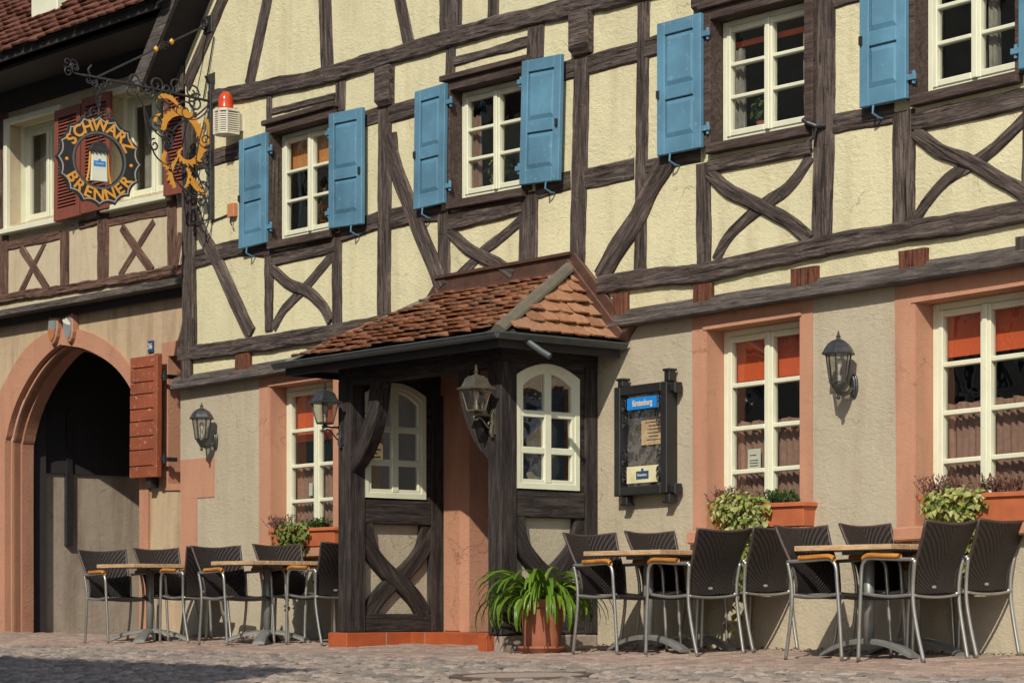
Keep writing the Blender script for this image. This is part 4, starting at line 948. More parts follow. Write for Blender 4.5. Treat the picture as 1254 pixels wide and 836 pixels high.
# ------------------------------------------------------------------ armchairs and tables
def onfac(px, Y): return MAIN.uv(px, 735, Y)[0]
def make_chair(label):
    t = thing('woven_armchair', label, 'armchair')
    rad = .0125
    for s in (-1, 1):
        yb, yf = s*.235, s*.245
        MB().tube(smoothpath([(-.275, s*.225, .0), (-.235, s*.232, .18), (-.205, yb, .36), (-.205, yb, .50), (-.228, s*.245, .645)], 5), rad, 10).build('rear_leg', MT['steel'], t, smooth=True)
        MB().tube(smoothpath([(.235, yf, .0), (.222, yf, .25), (.205, yf, .48), (.195, yf, .60), (.165, yf, .645), (.12, yf, .658), (-.05, s*.247, .650), (-.228, s*.247, .645)], 5), rad, 10).build('front_leg', MT['steel'], t, smooth=True)
        a = smoothpath([(.185, s*.248, .655), (.14, s*.248, .675), (.0, s*.25, .672), (-.12, s*.25, .668)], 4); m = MB(); vs = []
        for i, p in enumerate(a):
            k2 = .022 if 0 < i < len(a)-1 else .016
            for q in range(10): an = 2*math.pi*q/10; vs.append((p.x, p.y + k2*math.cos(an), p.z + .017*math.sin(an)))
        n = len(a); m.add(vs, [(i*10+q, i*10+(q+1) % 10, (i+1)*10+(q+1) % 10, (i+1)*10+q) for i in range(n-1) for q in range(10)] + [tuple(range(10)), tuple(range(n*10-1, n*10-11, -1))])
        m.build('armrest', MT['armwood'], t, smooth=True)
    # seat frame tube and woven seat
    fr = smoothpath([(-.20, -.225, .425), (0, -.228, .412), (.20, -.225, .43)], 4)
    for s in (-1, 1): 
        MB().tube(smoothpath([(-.205, s*.225, .425), (0, s*.226, .413), (.212, s*.222, .432)], 4), .011, 8).build('seat_rail', MT['steel'], t, smooth=True)
    MB().tube(smoothpath([(-.205, -.23, .42), (-.212, -.12, .408), (-.214, 0, .404), (-.212, .12, .408), (-.205, .23, .42)], 4), .010, 8).build('rear_rail', MT['steel'], t, smooth=True)
    m = MB(); nx, ny = 8, 8; vs = []
    for h in (0, -.022):
        for i in range(nx+1):
            for j in range(ny+1):
                x = -.19+.42*i/nx; y = -.215+.43*j/ny
                vs.append((x, y, .440 - .014*(1-((j/ny-.5)*2)**2) - .012*math.sin(math.pi*i/nx) - (.018*max(0, i/nx-.8)/.2) + h))
    w_ = ny+1; o2 = (nx+1)*w_; fs = [(i*w_+j, (i+1)*w_+j, (i+1)*w_+j+1, i*w_+j+1) for i in range(nx) for j in range(ny)]
    fs += [tuple(reversed([q+o2 for q in f])) for f in fs]
    for i in range(nx): fs += [(i*w_, i*w_+o2, (i+1)*w_+o2, (i+1)*w_), (i*w_+ny, (i+1)*w_+ny, (i+1)*w_+ny+o2, i*w_+ny+o2)]
    for j in range(ny): fs += [(j, j+1, j+1+o2, j+o2), (nx*w_+j, nx*w_+j+o2, nx*w_+j+1+o2, nx*w_+j+1)]
    m.add(vs, fs).build('seat', MT['weave'], t, smooth=False)
    # curved woven back: wider towards the top, hollow in plan, its top edge dipping in the middle
    m = MB(); nz, ny = 14, 12; vs = []; rim = []
    def bp(u, v):                             # u across -1..1, v up 0..1
        hw = .205 + .05*v**1.5; zt3 = .885 - .022*(1-u*u); z = .43 + (zt3-.43)*v
        x = -.178 - .035*v - .105*v*v - .032*(1-u*u)*(.4+.6*v) + .012*math.sin(v*6.28)
        return Vector((x, u*hw, z))
    for dx in (0, -.018):
        for i in range(nz+1):
            for j in range(ny+1): vs.append(bp(j/ny*2-1, i/nz) + Vector((dx, 0, 0)))
    w_ = ny+1; o2 = (nz+1)*w_; fs = [(i*w_+j, i*w_+j+1, (i+1)*w_+j+1, (i+1)*w_+j) for i in range(nz) for j in range(ny)]
    fs += [tuple(reversed([q+o2 for q in f])) for f in fs]
    for i in range(nz): fs += [(i*w_, (i+1)*w_, (i+1)*w_+o2, i*w_+o2), (i*w_+ny, i*w_+ny+o2, (i+1)*w_+ny+o2, (i+1)*w_+ny)]
    for j in range(ny): fs += [(j, j+o2, j+1+o2, j+1), (nz*w_+j, nz*w_+j+1, nz*w_+j+1+o2, nz*w_+j+o2)]
    bk = m.add(vs, fs).build('backrest', MT['weave'], t, smooth=False)
    e = [bp(-1, i/8) for i in range(9)] + [bp(-1+2*i/10, 1) for i in range(1, 11)] + [bp(1, 1-i/8) for i in range(1, 9)]
    MB().tube([p+Vector((-.009,0,0)) for p in e], .0115, 8).build('edge_binding', m_plain('dark_cane_binding', (.055,.04,.036), .5), bk, smooth=True)
    lb = MB(); pz = bp(.12, .09); lb.lathe([(.022, 0), (.022, .003), (.018, .005)], (0,0,0), 16, Matrix.Translation(pz + Vector((-.016, 0, 0))) @ Matrix.Rotation(-math.pi/2, 4, 'Y') @ Matrix.Diagonal((.45, 1, 1, 1))); lb.build('maker_tag', MT['silver'], bk)
    return t
def dup(root, M, label=None):
    r_ = root.copy(); C.objects.link(r_); r_.matrix_basis = M
    if label: r_['label'] = label
    for ch in list(root.children):
        c_ = ch.copy(); C.objects.link(c_); c_.parent = r_
        for g2 in ch.children:
            d2 = g2.copy(); C.objects.link(d2); d2.parent = c_
    return r_
def seat_at(x, y, deg): return Matrix.Translation((x, y, gz(y)+.001)) @ Matrix(((1,0,0,0),(0,1,0,0),(0,GS*.9,1,0),(0,0,0,1))) @ Matrix.Rotation(math.radians(deg), 4, 'Z')
# (rear-leg pixel column of the near side, Y of the near side, heading, label)
CH = [(700, -1.04, 'E', 'woven armchair beside the potted strap leaf plant, facing right'),
      (776, -.50, 'E', 'woven armchair against the wall below the menu case, behind the near pale table'),
      (852, -1.02, 'W', 'woven armchair seen from behind, third from the porch in the right hand row'),
      (921, -.50, 'W', 'woven armchair seen from behind below the middle window, hard against the wall'),
      (961, -1.04, 'E', 'woven armchair with oiled orange arm, just right of the middle window\'s ivy and facing right'),
      (1040, -.50, 'E', 'woven armchair by the wall under the single lantern, facing right'),
      (1127, -1.02, 'W', 'dark woven armchair seen from behind, in front of the right window\'s ivy'),
      (1192, -.50, 'W', 'rightmost dark woven armchair seen from behind, under the right flower trough'),
      (102, -1.42, 'E', 'leftmost woven armchair, in front of the gateway'),
      (172, -.88, 'E', 'woven armchair behind the leftmost one, back towards the gateway'),
      (231, -1.08, 'W', 'woven armchair facing the gateway across the left table'),
      (243, -1.28, 'E', 'woven armchair below the left wall lantern, nearest the street and facing the porch'),
      (318, -.74, 'E', 'woven armchair by the wall between the left lantern and the left window'),
      (393, -.93, 'W', 'woven armchair tucked in beside the porch\'s left post, facing left')]
proto = make_chair(CH[0][3])
for i, (px, Y, hd, lab) in enumerate(CH):
    s = 1 if hd == 'E' else -1
    x = onfac(px, Y) + s*.275 + R.uniform(-.01, .01); y = Y + .235
    M_ = seat_at(x, y, (0 if s > 0 else 180) + R.uniform(-3, 3))
    o = proto if i == 0 else dup(proto, M_, lab)
    o.matrix_basis = M_; o['group'] = 'woven armchairs outside the inn'; o['label'] = lab
for px, Y, lab in ((372, -.32, 'woven armchair at the wall end of the table beside the porch, facing the street'), (226, -.30, 'woven armchair at the wall end of the left table, facing the street')):
    x = onfac(px, Y) + .12; o = dup(proto, seat_at(x, Y, -90), lab); o['group'] = 'woven armchairs outside the inn'
def make_table(lx, ly, feet, label, x, y, legs=4):
    t = thing('bistro_table', label, 'table', seat_at(0, 0, 0), 'pale topped tables outside the inn')
    m = MB(); n = 5
    for i in range(n): m.box(-lx/2+.001, lx/2-.001, -ly/2+ly*i/n+.0015, -ly/2+ly*(i+1)/n-.0015, .700, .735)
    m.build('tabletop', MT['tablewood'], t, bevel=.003)
    for fy in feet:
        c_ = MB().tube([(0, fy, .09), (0, fy, .70)], .036, 16).build('column', MT['cast'], t, smooth=True)
        MB().box(-.22, .22, fy-.02, fy+.02, .675, .699).build('top_bracket', MT['cast'], t)
        for q in range(legs):
            a = math.pi/4 + q*math.pi/2 if legs == 4 else q*math.pi; u_ = Vector((math.cos(a), math.sin(a), 0)); v_ = Vector((-u_.y, u_.x, 0)); vs = []
            for i in range(9):
                s = i/8; rr_ = .02+.37*s; z = .015 + .095*math.cos(s*math.pi/2)**.8 if s < 1 else .015; wd = .042 + .012*s
                for a_, b_ in ((-wd, -.022), (-wd, .0), (-wd*.5, .014), (wd*.5, .014), (wd, 0), (wd, -.022)): vs.append(Vector((0, fy, 0)) + u_*rr_ + v_*a_ + Vector((0, 0, max(.002, z+b_))))
            MB().add(vs, [(i*6+j, i*6+(j+1) % 6, (i+1)*6+(j+1) % 6, (i+1)*6+j) for i in range(8) for j in range(6)] + [tuple(range(6)), tuple(range(53, 47, -1))]).build('foot', MT['cast'], t, smooth=False)
    t.matrix_basis = seat_at(x, y, R.uniform(-.6, .6)); return t
for (pl_, pr, Y0, Y1, feet, lab) in ((714, 807, -.99, -.04, (-.20, .27), 'pale topped table nearest the porch\'s right side'),
                                   (972, 1090, -.98, -.04, (-.20, .27), 'pale topped table in front of the wall with the single lantern'),
                                   (118, 163.5, -1.36, -.60, (0,), 'pale topped table in front of the house corner, left of the left lantern'),
                                   (258, 309, -1.20, -.44, (0,), 'pale topped table just left of the porch')):
    xa_, xb_ = onfac(pl_, Y0), onfac(pr, Y0)
    make_table(xb_-xa_, Y1-Y0, feet, lab, (xa_+xb_)/2, (Y0+Y1)/2, 2 if len(feet) == 2 else 4)

# ------------------------------------------------------------------ plants
def leafq(mb, p, n, up, l, w, fold=.25):
    n = n.normalized(); s = up.cross(n)
    if s.length < .01: s = n.orthogonal()
    s.normalize(); u = n.cross(s).normalized() 
    mb.add([p, p+s*w*.5+u*l*.35+n*w*fold, p+u*l, p-s*w*.5+u*l*.35+n*w*fold, p+u*l*.45-n*w*.05], [(0,1,4),(1,2,4),(2,3,4),(3,0,4)])
def rv(r_): return Vector((r_.uniform(-1,1), r_.uniform(-1,1), r_.uniform(-1,1)))
def clump(mb, c, rad, n, l, r_, out=Vector((0,-.6,.4)), hollow=.55):
    c = Vector(c); k2 = 0
    while k2 < n:
        q = rv(r_)
        if not hollow < q.length < 1: continue
        d_ = Vector((q.x*rad[0], q.y*rad[1], q.z*rad[2])); nn = (q + out + rv(r_)*.6); ll = l*r_.uniform(.6, 1.2)
        leafq(mb, c+d_, nn, Vector((0,0,-1))+rv(r_)*.7, ll, ll*.85); k2 += 1
def trail(mb, pts, n, l, r_, spread=.03):
    P_ = smoothpath(pts, 8)
    for i in range(n):
        p = P_[int(r_.random()*(len(P_)-1))] + rv(r_)*spread; ll = l*r_.uniform(.6, 1.2)
        leafq(mb, p, Vector((.2,-1,.3))+rv(r_)*.8, Vector((0,0,-1))+rv(r_)*.6, ll, ll*.85)
def sprigs(mb, c, rad, n, h, r_, lw=.012):
    for i in range(n):
        b = Vector(c)+Vector((r_.uniform(-1,1)*rad[0], r_.uniform(-1,1)*rad[1], 0)); tip = b+Vector((r_.uniform(-.5,.5)*h, r_.uniform(-.6,.3)*h, h*r_.uniform(.5,1.1)))
        mb.tube([b, b.lerp(tip, .5)+Vector((0,0,.01)), tip], [.0025, .002, .001], 3)
        for k2 in range(5):
            p = b.lerp(tip, .35+.13*k2); leafq(mb, p, rv(r_)+Vector((0,-.5,.3)), Vector((0,0,1))+rv(r_)*.8, lw*2.2, lw*1.3)
PLANTS = [  # trough px x0,x1 rim y, bottom y, material of the ivy, clump ellipses px (cx, cy, rx, ry), trails
    (331, 409, 657, 684, 'ivy2', [(360,652,20,14),(352,674,17,15),(356,700,9,22)], [[(352,690),(350,720),(354,745)],[(346,660),(344,690)]], 'terracotta trough with green ivy on the left window sill beside the porch', (322, 'dryleaf', 388, 'herb')),
    (870, 984, 622, 650, 'ivy', [(905,622,28,17),(912,645,22,18),(913,676,11,28)], [[(912,690),(906,720),(902,752),(900,775)],[(918,660),(915,700)]], 'terracotta trough with pale ivy on the middle ground floor sill', (880, 'dryleaf', 960, 'herb')),
    (1128, 1272, 607, 637, 'ivy', [(1170,612,26,15),(1163,626,22,11),(1184,655,9,26)], [[(1185,640),(1183,680),(1180,710)],[(1188,650),(1187,690)]], 'terracotta trough with pale ivy and heather on the right window sill', (1158, 'dryleaf', 1225, 'dryleaf'))]
for (xa_, xb_, yr_, yb_, iv, cl, trs, lab, ex) in PLANTS:
    r_ = random.Random(xa_); yf_ = -.13
    (x0_, z1_), (x1_, _) = P(xa_, yr_, yf_), P(xb_, yr_, yf_); F_, W_, H_ = gF[{331:0, 870:1, 1128:2}[xa_]]
    z0_ = F_(W_/2, 0, 0)[2] + .0; z1_ = max(z1_, z0_+.17)
    t = thing('flower_trough', lab, 'planter', ((x0_+x1_)/2, -.02, z0_), 'flower troughs on the ground floor window sills')
    b = MB(); yk = .10; tp = .02; wt = .012
    vs = [(x0_+tp,yf_+tp,z0_),(x1_-tp,yf_+tp,z0_),(x1_-tp,yk-tp,z0_),(x0_+tp,yk-tp,z0_),(x0_,yf_,z1_),(x1_,yf_,z1_),(x1_,yk,z1_),(x0_,yk,z1_)]
    b.add(vs, [(3,2,1,0),(0,1,5,4),(1,2,6,5),(2,3,7,6),(3,0,4,7)]); e = .016
    for (a0_, a1_, b0_, b1_) in ((x0_-e, x1_+e, yf_-e, yf_+.004), (x0_-e, x1_+e, yk-.004, yk+e), (x0_-e, x0_+.004, yf_+.004, yk-.004), (x1_-.004, x1_+e, yf_+.004, yk-.004)): b.box(a0_, a1_, b0_, b1_, z1_-.03, z1_+.002)
    b.build('trough', MT['terra'], t, bevel=.004)
    s_ = MB(); s_.add([(x0_,yf_,z1_-.02),(x1_,yf_,z1_-.02),(x1_,yk,z1_-.02),(x0_,yk,z1_-.02)], [(0,1,2,3)]); s_.build('soil', MT['soil'], t)
    m = MB()
    for q, (cx_, cy_, rx, ry) in enumerate(cl):
        yy = yf_-.04-.03*(q == 2); sc_ = MAIN.sc(cx_, cy_, yy); c_ = P(cx_, cy_, yy)
        rad = (1.2*rx/sc_/.70, .15 if q < 2 else .07, 1.2*ry/sc_); clump(m, (c_[0], yy, c_[1]), rad, int(380*(rx*ry)/(26*15)) if q < 2 else 150, .052, r_, hollow=.15)
    for tr in trs: trail(m, [(P(a, b_, yf_-.05)[0], yf_-.05, P(a, b_, yf_-.05)[1]) for a, b_ in tr], 55, .045, r_, .035)
    m.build('ivy', MT[iv], t)
    for px_, mt in ((ex[0], ex[1]), (ex[2], ex[3])):
        m = MB(); xx = P(px_, 600, -.02)[0]; sprigs(m, (min(max(xx, x0_+.1), x1_-.15), -.02, z1_-.02), (.16, .06), 75, .16 if mt == 'dryleaf' else .11, r_, .012 if mt == 'dryleaf' else .016)
        m.build('heather' if mt == 'dryleaf' else 'herb', MT[mt], t)
# potted plant with strap leaves
Yp = -.98; pc = Vector((onfac(664, Yp), Yp, gz(Yp)))
pp = thing('potted_plant', 'big terracotta pot of drooping glossy green strap leaves beside the door', 'potted plant', pc)
m = MB(); m.lathe([(.135,.03),(.16,.30),(.163,.34),(.185,.345),(.19,.40),(.178,.405),(.165,.40),(.155,.34)], pc, 40); m.build('pot', MT['terra2'], pp, smooth=False)
m = MB(); m.lathe([(.15,.0),(.185,.035),(.185,.05),(.172,.05),(.15,.02)], pc, 40); m.build('saucer', MT['terra2'], pp)
m = MB(); m.lathe([(.158,.375),(.001,.385)], pc, 24); m.build('soil', MT['soil'], pp)
m = MB(); r_ = random.Random(11)
for i in range(190):
    a = r_.uniform(0, 2*math.pi); ln = r_.uniform(.30, .62); wd = r_.uniform(.010, .020); ri_ = .13*math.sqrt(r_.random()); el = r_.uniform(.45, 1.5)
    b = pc + Vector((ri_*math.cos(a), ri_*math.sin(a), .38)); a2 = a + r_.uniform(-.7, .7); h_ = Vector((math.cos(a2), math.sin(a2), 0)); sd = Vector((-h_.y, h_.x, 0)); p = b.copy(); th_ = el; st_ = ln/9; prev = None; vs = []; tw_ = r_.uniform(-.5, .5)
    for q in range(10):
        u_ = q/9; wq = wd*(.55+.9*u_)*(1 if u_ < .5 else max(.06, (1-u_)*2.0)**.6); up = h_*(-math.sin(th_)) + Vector((0,0,math.cos(th_)))
        s2 = (sd*math.cos(tw_*u_) + up*math.sin(tw_*u_)); vs += [p - s2*wq + up*wq*.35, p, p + s2*wq + up*wq*.35]
        p = p + (h_*math.cos(th_) + Vector((0,0,math.sin(th_))))*st_; th_ -= r_.uniform(.16, .34)*(1+.5*u_)
        if p.z < gz(p.y)+.02: p.z = gz(p.y)+.02
    if max(v_.y for v_ in vs) > -.12 or (min(v_.x for v_ in vs) < XR_+.02 and max(v_.y for v_ in vs) > -1.02 and min(v_.y for v_ in vs) > -1.6 and min(v_.x for v_ in vs if v_.y > -1.05) < XR_+.02): continue
    m.add(vs, [(q*3+k2, q*3+k2+1, q*3+k2+4, q*3+k2+3) for q in range(9) for k2 in (0, 1)])
m.build('leaves', MT['strap'], pp, smooth=True)

# ------------------------------------------------------------------ lanterns
def bulb(mb, z): mb.lathe([(.012,z),(.014,z+.04),(.026,z+.075),(.024,z+.10),(.008,z+.118)], n=14)
def wall_lantern(label, M):                   # six sided lantern standing on a swan bracket, mount at the origin, out along -y
    t = thing('wall_lantern', label, 'lantern', M, 'lanterns on the inn front'); W_ = WM[t]; oy = -.17
    m = MB(); pts = [(.036*math.cos(a)*1., .085*math.sin(a)) for a in [2*math.pi*i/20 for i in range(20)]]; m.prism([(x, z-.13) for x, z in pts], -.02, 0); m.prism([(x*.7, z*.85-.13) for x, z in pts], -.032, -.019); m.build('backplate', MT['lampmetal'], t, W_, bevel=.004)
    m = MB(); m.tube(smoothpath([(0,-.03,-.15),(0,-.08,-.185),(0,-.14,-.19),(0,oy,-.15)], 6), [.015]*19, 10); m.lathe([(.0,-.235),(.012,-.23),(.016,-.215),(.008,-.20),(.02,-.19),(.03,-.165),(.045,-.15),(.05,-.135),(.062,-.118)], (0,oy,0), 12); m.build('bracket', MT['lampmetal'], t, W_, smooth=True)
    m = MB(); n = 6
    for k2 in range(n):
        a = 2*math.pi*k2/n; b = 2*math.pi*(k2+1)/n
        lo = Vector((.062*math.cos(a), oy+.062*math.sin(a), -.115)); hi = Vector((.092*math.cos(a), oy+.092*math.sin(a), .085)); m.tube([lo, hi], .006, 6)
        for r2, z in ((.062,-.115),(.092,.085)): m.tube([(r2*math.cos(a), oy+r2*math.sin(a), z),(r2*math.cos(b), oy+r2*math.sin(b), z)], .007, 6)
    m.build('cage', MT['lampmetal'], t, W_)
    m = MB()
    for k2 in range(n):
        a = 2*math.pi*k2/n; b = 2*math.pi*(k2+1)/n; m.add([(.060*math.cos(a), oy+.060*math.sin(a), -.115),(.060*math.cos(b), oy+.060*math.sin(b), -.115),(.090*math.cos(b), oy+.090*math.sin(b), .085),(.090*math.cos(a), oy+.090*math.sin(a), .085)], [(0,1,2,3)])
    m.build('pane', MT['lampglass'], t, W_)
    m = MB(); m.lathe([(.118,.078),(.122,.088),(.112,.10),(.10,.125),(.078,.155),(.045,.178),(.018,.188),(.014,.20),(.019,.208),(.010,.218),(.007,.235),(.001,.25)], (0,oy,0), 6); m.build('roof', MT['lampmetal'], t, W_)
    m = MB(); m.lathe([(.02,-.115),(.02,-.07),(.014,-.065)], (0,oy,0), 12); m.build('lamp_holder', MT['white2'], t, W_)
    m = MB(); bulb(m, -.065); m.v = [(x, y_+oy, z) for x, y_, z in m.v]; m.build('bulb', MT['bulb'], t, W_, smooth=True)
    return t
def coach_lantern(label, M, metal):           # four sided lantern on a scrolled arm
    t = thing('coach_lantern', label, 'lantern', M, 'lanterns on the inn front'); W_ = WM[t]; oy = -.18; n = 4
    m = MB(); m.tube(smoothpath([(0,-.012,.02),(0,-.03,-.02),(0,-.022,-.08),(0,-.035,-.15),(0,-.02,-.19)], 5), [.014]*21, 8); m.box(-.022,.022,-.012,0,-.17,.03); m.build('backplate', MT[metal], t, W_)
    m = MB(); m.tube([(0,-.02,-.025),(0,oy,-.025)], .009, 8); m.lathe([(.022,-.035),(.03,-.02),(.012,-.008),(.04,.0)], (0,oy,0), 12)
    for sp in ([(oy+.02,-.045),(oy+.005,-.065),(oy-.02,-.06),(oy-.022,-.04),(oy-.005,-.036)], [(oy+.02,-.045),(oy+.06,-.06),(-.06,-.12),(-.035,-.12),(-.025,-.09),(-.05,-.075),(-.06,-.095)]):
        m.tube([(0, p.x, p.y) for p in smoothpath([(a, b, 0) for a, b in sp], 6)], .007, 6)
    m.build('bracket', MT[metal], t, W_)
    q = .125; vs = lambda r2, z: [(r2*sx_, oy+r2*sy_, z) for sx_, sy_ in ((-1,-1),(1,-1),(1,1),(-1,1))]
    m = MB(); lo, hi = vs(.048, .005), vs(.082, .175)
    for i in range(4): m.tube([lo[i], hi[i]], .006, 6); m.tube([lo[i], lo[(i+1) % 4]], .008, 6); m.tube([hi[i], hi[(i+1) % 4]], .007, 6)
    m.build('cage', MT[metal], t, W_)
    m = MB(); lo, hi = vs(.047, .005), vs(.080, .175)
    for i in range(4): m.add([lo[i], lo[(i+1) % 4], hi[(i+1) % 4], hi[i]], [(0,1,2,3)])
    m.build('pane', MT['lampglass'], t, W_)
    m = MB(); m.lathe([(.150,.168),(.152,.178),(.118,.192),(.10,.22),(.085,.255),(.070,.262),(.068,.27),(.035,.275),(.012,.285),(.012,.30),(.020,.305),(.010,.315),(.009,.34),(.006,.352),(.001,.362)], (0,oy,0), 4, None, math.pi/4); m.build('roof', MT[metal], t, W_)
    m = MB(); m.lathe([(.018,.0),(.018,.05)], (0,oy,0), 12); bulb(m2 := MB(), .05); m.build('lamp_holder', MT['white2'], t, W_)
    m2.v = [(x, y_+oy, z) for x, y_, z in m2.v]; m2.build('bulb', MT['bulb'], t, W_, smooth=True)
    return t
k = N('frosted_bulb_glass'); MT['bulb'] = k.done((.72, .70, .62), .25)
def at(px, py, Y): a = P(px, py, Y); return Matrix.Translation((a[0], Y, a[1]))
wall_lantern('six sided lantern on the beige wall left of the porch', at(265, 524, 0)); wall_lantern('six sided lantern on the beige wall between the two right windows', at(1047, 450, 0))
coach_lantern('coach lantern on a scrolled arm at the porch\'s left post', at(419.5, 520, -1.0) , 'lampmetal'); coach_lantern('pale bronze coach lantern on the porch\'s right post', at(605.5, 505, -1.0), 'lampbrass')

# ------------------------------------------------------------------ menu case
yc = -.12; F, W, H = qmap(MAIN, (751.5,475),(816,466),(816,603.5),(751.5,607.5), yc)
mc = thing('menu_case', 'black glazed menu case with blue header on the beige wall right of the porch', 'menu case', (F(W/2,0,0)[0], -.05, F(0,0,0)[2]))
m = MB(); b_ = .07
m.fbox(F, 0, b_, 0, H, yc, -.002); m.fbox(F, W-b_, W, 0, H, yc, -.002); m.fbox(F, b_, W-b_, 0, b_, yc+.001, -.002); m.fbox(F, b_, W-b_, H-b_, H, yc+.001, -.002); m.fbox(F, b_, W-b_, b_, H-b_, -.03, -.002)
m.build('case', MT['black'], mc, bevel=.006)
for s, t0, t1 in ((.05, H+.002, H+.07), (W-.02, H+.002, H+.10), (.10, -.075, -.002), (W-.02, -.075, -.002)):
    m = MB(); m.fbox(F, s-.03, s+.03, t0, t1, yc+.02, -.03); m.fbox(F, s-.04, s+.04, t1-.02 if t0 > 0 else t0, t1 if t0 > 0 else t0+.02, yc+.01, -.02); m.build('peg', MT['black'], mc, bevel=.006)
for t in (H-.05, .03):
    m = MB(); m.fbox(F, W+.002, W+.07, t-.03, t+.03, yc+.03, -.03); m.fbox(F, W+.055, W+.075, t-.042, t+.042, yc+.02, -.02); m.build('peg', MT['black'], mc, bevel=.006)
m = MB(); m.fbox(F, b_, W-b_, b_, H-b_, -.034, -.031); m.build('backing', m_plain('dark_case_backing', (.09, .08, .085), .6), mc)
m = MB(); m.fbox(F, b_+.06, W-b_-.04, H-.19, H-.095, yc+.02, yc+.03); hb = m.build('header', MT['signblue'], mc, bevel=.004)
vs, fs = text_mesh('fürstenberg', .066, .001, .0018, sx=.74); m = MB(); m.add([F(W/2+.01+x, H-.142+z, yc+.017+y_*.5) for x, y_, z in vs], fs); m.build('header_lettering', MT['white2'], hb)
m = MB(); m.fbox(F, .245, .525, H*.455, H*.68, -.05, -.046); pa = m.build('menu_sheet', MT['parch'], mc)
m = MB()
for i, (a, b) in enumerate(((.29,.48),(.33,.44),(.31,.46),(.32,.45),(.33,.44),(.31,.46))): m.fbox(F, a, b, H*(.655-.032*i), H*(.655-.032*i)+.006, -.0525, -.051)
m.build('menu_writing', MT['ink'], pa)
m = MB(); m.fbox(F, b_+.05, W-b_-.05, .095, .225, yc+.03, yc+.036); fo = m.build('footer', m_plain('pale_yellow_card', (.62, .58, .36), .7), mc)
m = MB(); m.fbox(F, W/2-.07, W/2+.07, .125, .185, yc+.026, yc+.029); m.fbox(F, W/2-.012, W/2+.012, .187, .205, yc+.026, yc+.029); lb = m.build('footer_badge', MT['navy'], fo)
vs, fs = text_mesh('Fürstenberg', .028, .0005, .0006, sx=.8); m = MB(); m.add([F(W/2+x, .155+z, yc+.0245+y_) for x, y_, z in vs], fs); m.build('badge_lettering', MT['white2'], lb)
for s, t in ((b_+.03, H-.14), (W-b_-.03, H-.14), (b_+.035, .16), (W-b_-.035, .16), (b_+.03, .30), (W-b_-.03, .30), (b_+.035, H-.27), (W-b_-.035, H-.27)):
    m = MB()
    for a0_, tn in ((0, 1.3), (math.pi, -1.3)): m.tube([F(s+x, t+z*1.2 + (.02 if tn > 0 else -.02), yc+.02) for x, z in spiral((0, 0), .03, .008, a0_+1.57, tn, 18)], .005, 5)
    m.build('scrollwork', MT['iron'], mc)
gl = MB(); gl.add([F(b_, b_, yc+.045), F(W-b_, b_, yc+.045), F(W-b_, H-b_, yc+.045), F(b_, H-b_, yc+.045)], [(0,1,2,3)]); gl.build('glass', m_glass('case_glass', (.92,.92,.92), .5, .03), mc)

# ------------------------------------------------------------------ signal beacon
mb_ = P(295, 146, YU); bc = thing('signal_beacon', 'red domed signal lamp on a white louvred box beside the left blue shutter', 'beacon', (mb_[0], YU, mb_[1]))
bx, by, bz0, bz1 = mb_[0]-.02, YU-.16, P(279,165,YU-.16)[1], P(279,134,YU-.16)[1]
m = MB(); oc = lambda r2: [(bx + r2*sx_, by + r2*sy_) for sx_, sy_ in ((-1,-.45),(-.45,-1),(.45,-1),(1,-.45),(1,.9),(-1,.9))]
def prz(mb, pts, z0, z1): n = len(pts); mb.add([(x, y_, z0) for x, y_ in pts] + [(x, y_, z1) for x, y_ in pts], [tuple(range(n))[::-1], tuple(range(n, 2*n))] + [(i, (i+1) % n, (i+1) % n+n, i+n) for i in range(n)])
prz(m, oc(.105), bz0, bz0+.02); m.build('base_plate', MT['white2'], bc, bevel=.004)
m = MB(); prz(m, oc(.105), bz1-.025, bz1); m.build('top_plate', MT['white2'], bc, bevel=.004)
m = MB(); nn = 9
for i in range(nn): z = bz0+.025 + (bz1-bz0-.055)*i/nn; prz(m, oc(.104), z, z+.012)
m.build('louvres', MT['white2'], bc)
m = MB(); prz(m, oc(.085), bz0+.01, bz1-.01); m.build('core', MT['ink'], bc)
m = MB()
for p in oc(.102)[:4]: m.box(p[0]-.008, p[0]+.008, p[1]-.008, p[1]+.008, bz0, bz1)
m.build('ribs', MT['white2'], bc)
m = MB(); m.lathe([(.078,.0),(.08,.015),(.074,.03),(.072,.09),(.066,.125),(.05,.155),(.028,.172),(.001,.178)], (bx, by, bz1), 28); m.build('dome', MT['dome'], bc, smooth=True)
m = MB(); m.box(bx-.05, bx+.07, by+.09, YU, bz0+.05, bz1-.02); m.build('wall_mount', MT['white2'], bc)

# ------------------------------------------------------------------ wrought iron bracket and hanging sign
Xs = P(262, 270, YU)[0]; SG = PL((Xs, 0, 0), (0, 1, 0))
def S(px, py, y=0.): return SG.uv(px, py, y)
brk = thing('sign_bracket', 'long wrought iron sign bracket with orange painted acanthus scrolls at the corner post', 'sign bracket', (Xs, YU, 2.9))
def iron(pts, r2, name='scroll', mat='iron', px=True, y=0., n=5, seg=6):
    q = [S(*p) for p in pts] if px else pts
    return MB().tube([(a.x, y, a.y) for a in smoothpath([(p[0], p[1], 0) for p in q], n)], r2, seg).build(name, MT[mat], brk, SG.M)
a = S(262, 101); b = S(262, 270); m = MB(); xw = YU
m.box(xw-.055, xw-.006, -.02, .02, b[1], a[1]); m.prism([(xw-.10, a[1]+.05), (xw-.0, a[1]+.10), (xw+.0, a[1]-.02), (xw-.06, a[1]-.02)], -.025, .025)
m.build('wall_bar', MT['iron'], brk, SG.M, bevel=.004)
iron([(100,92),(118,95),(180,107),(256,124)], .013, 'main_arm')
t0 = S(118,95); hk = P(258, 30, YU); hk_ = (YU-.02, hk[1]); dxs = hk[0]-Xs
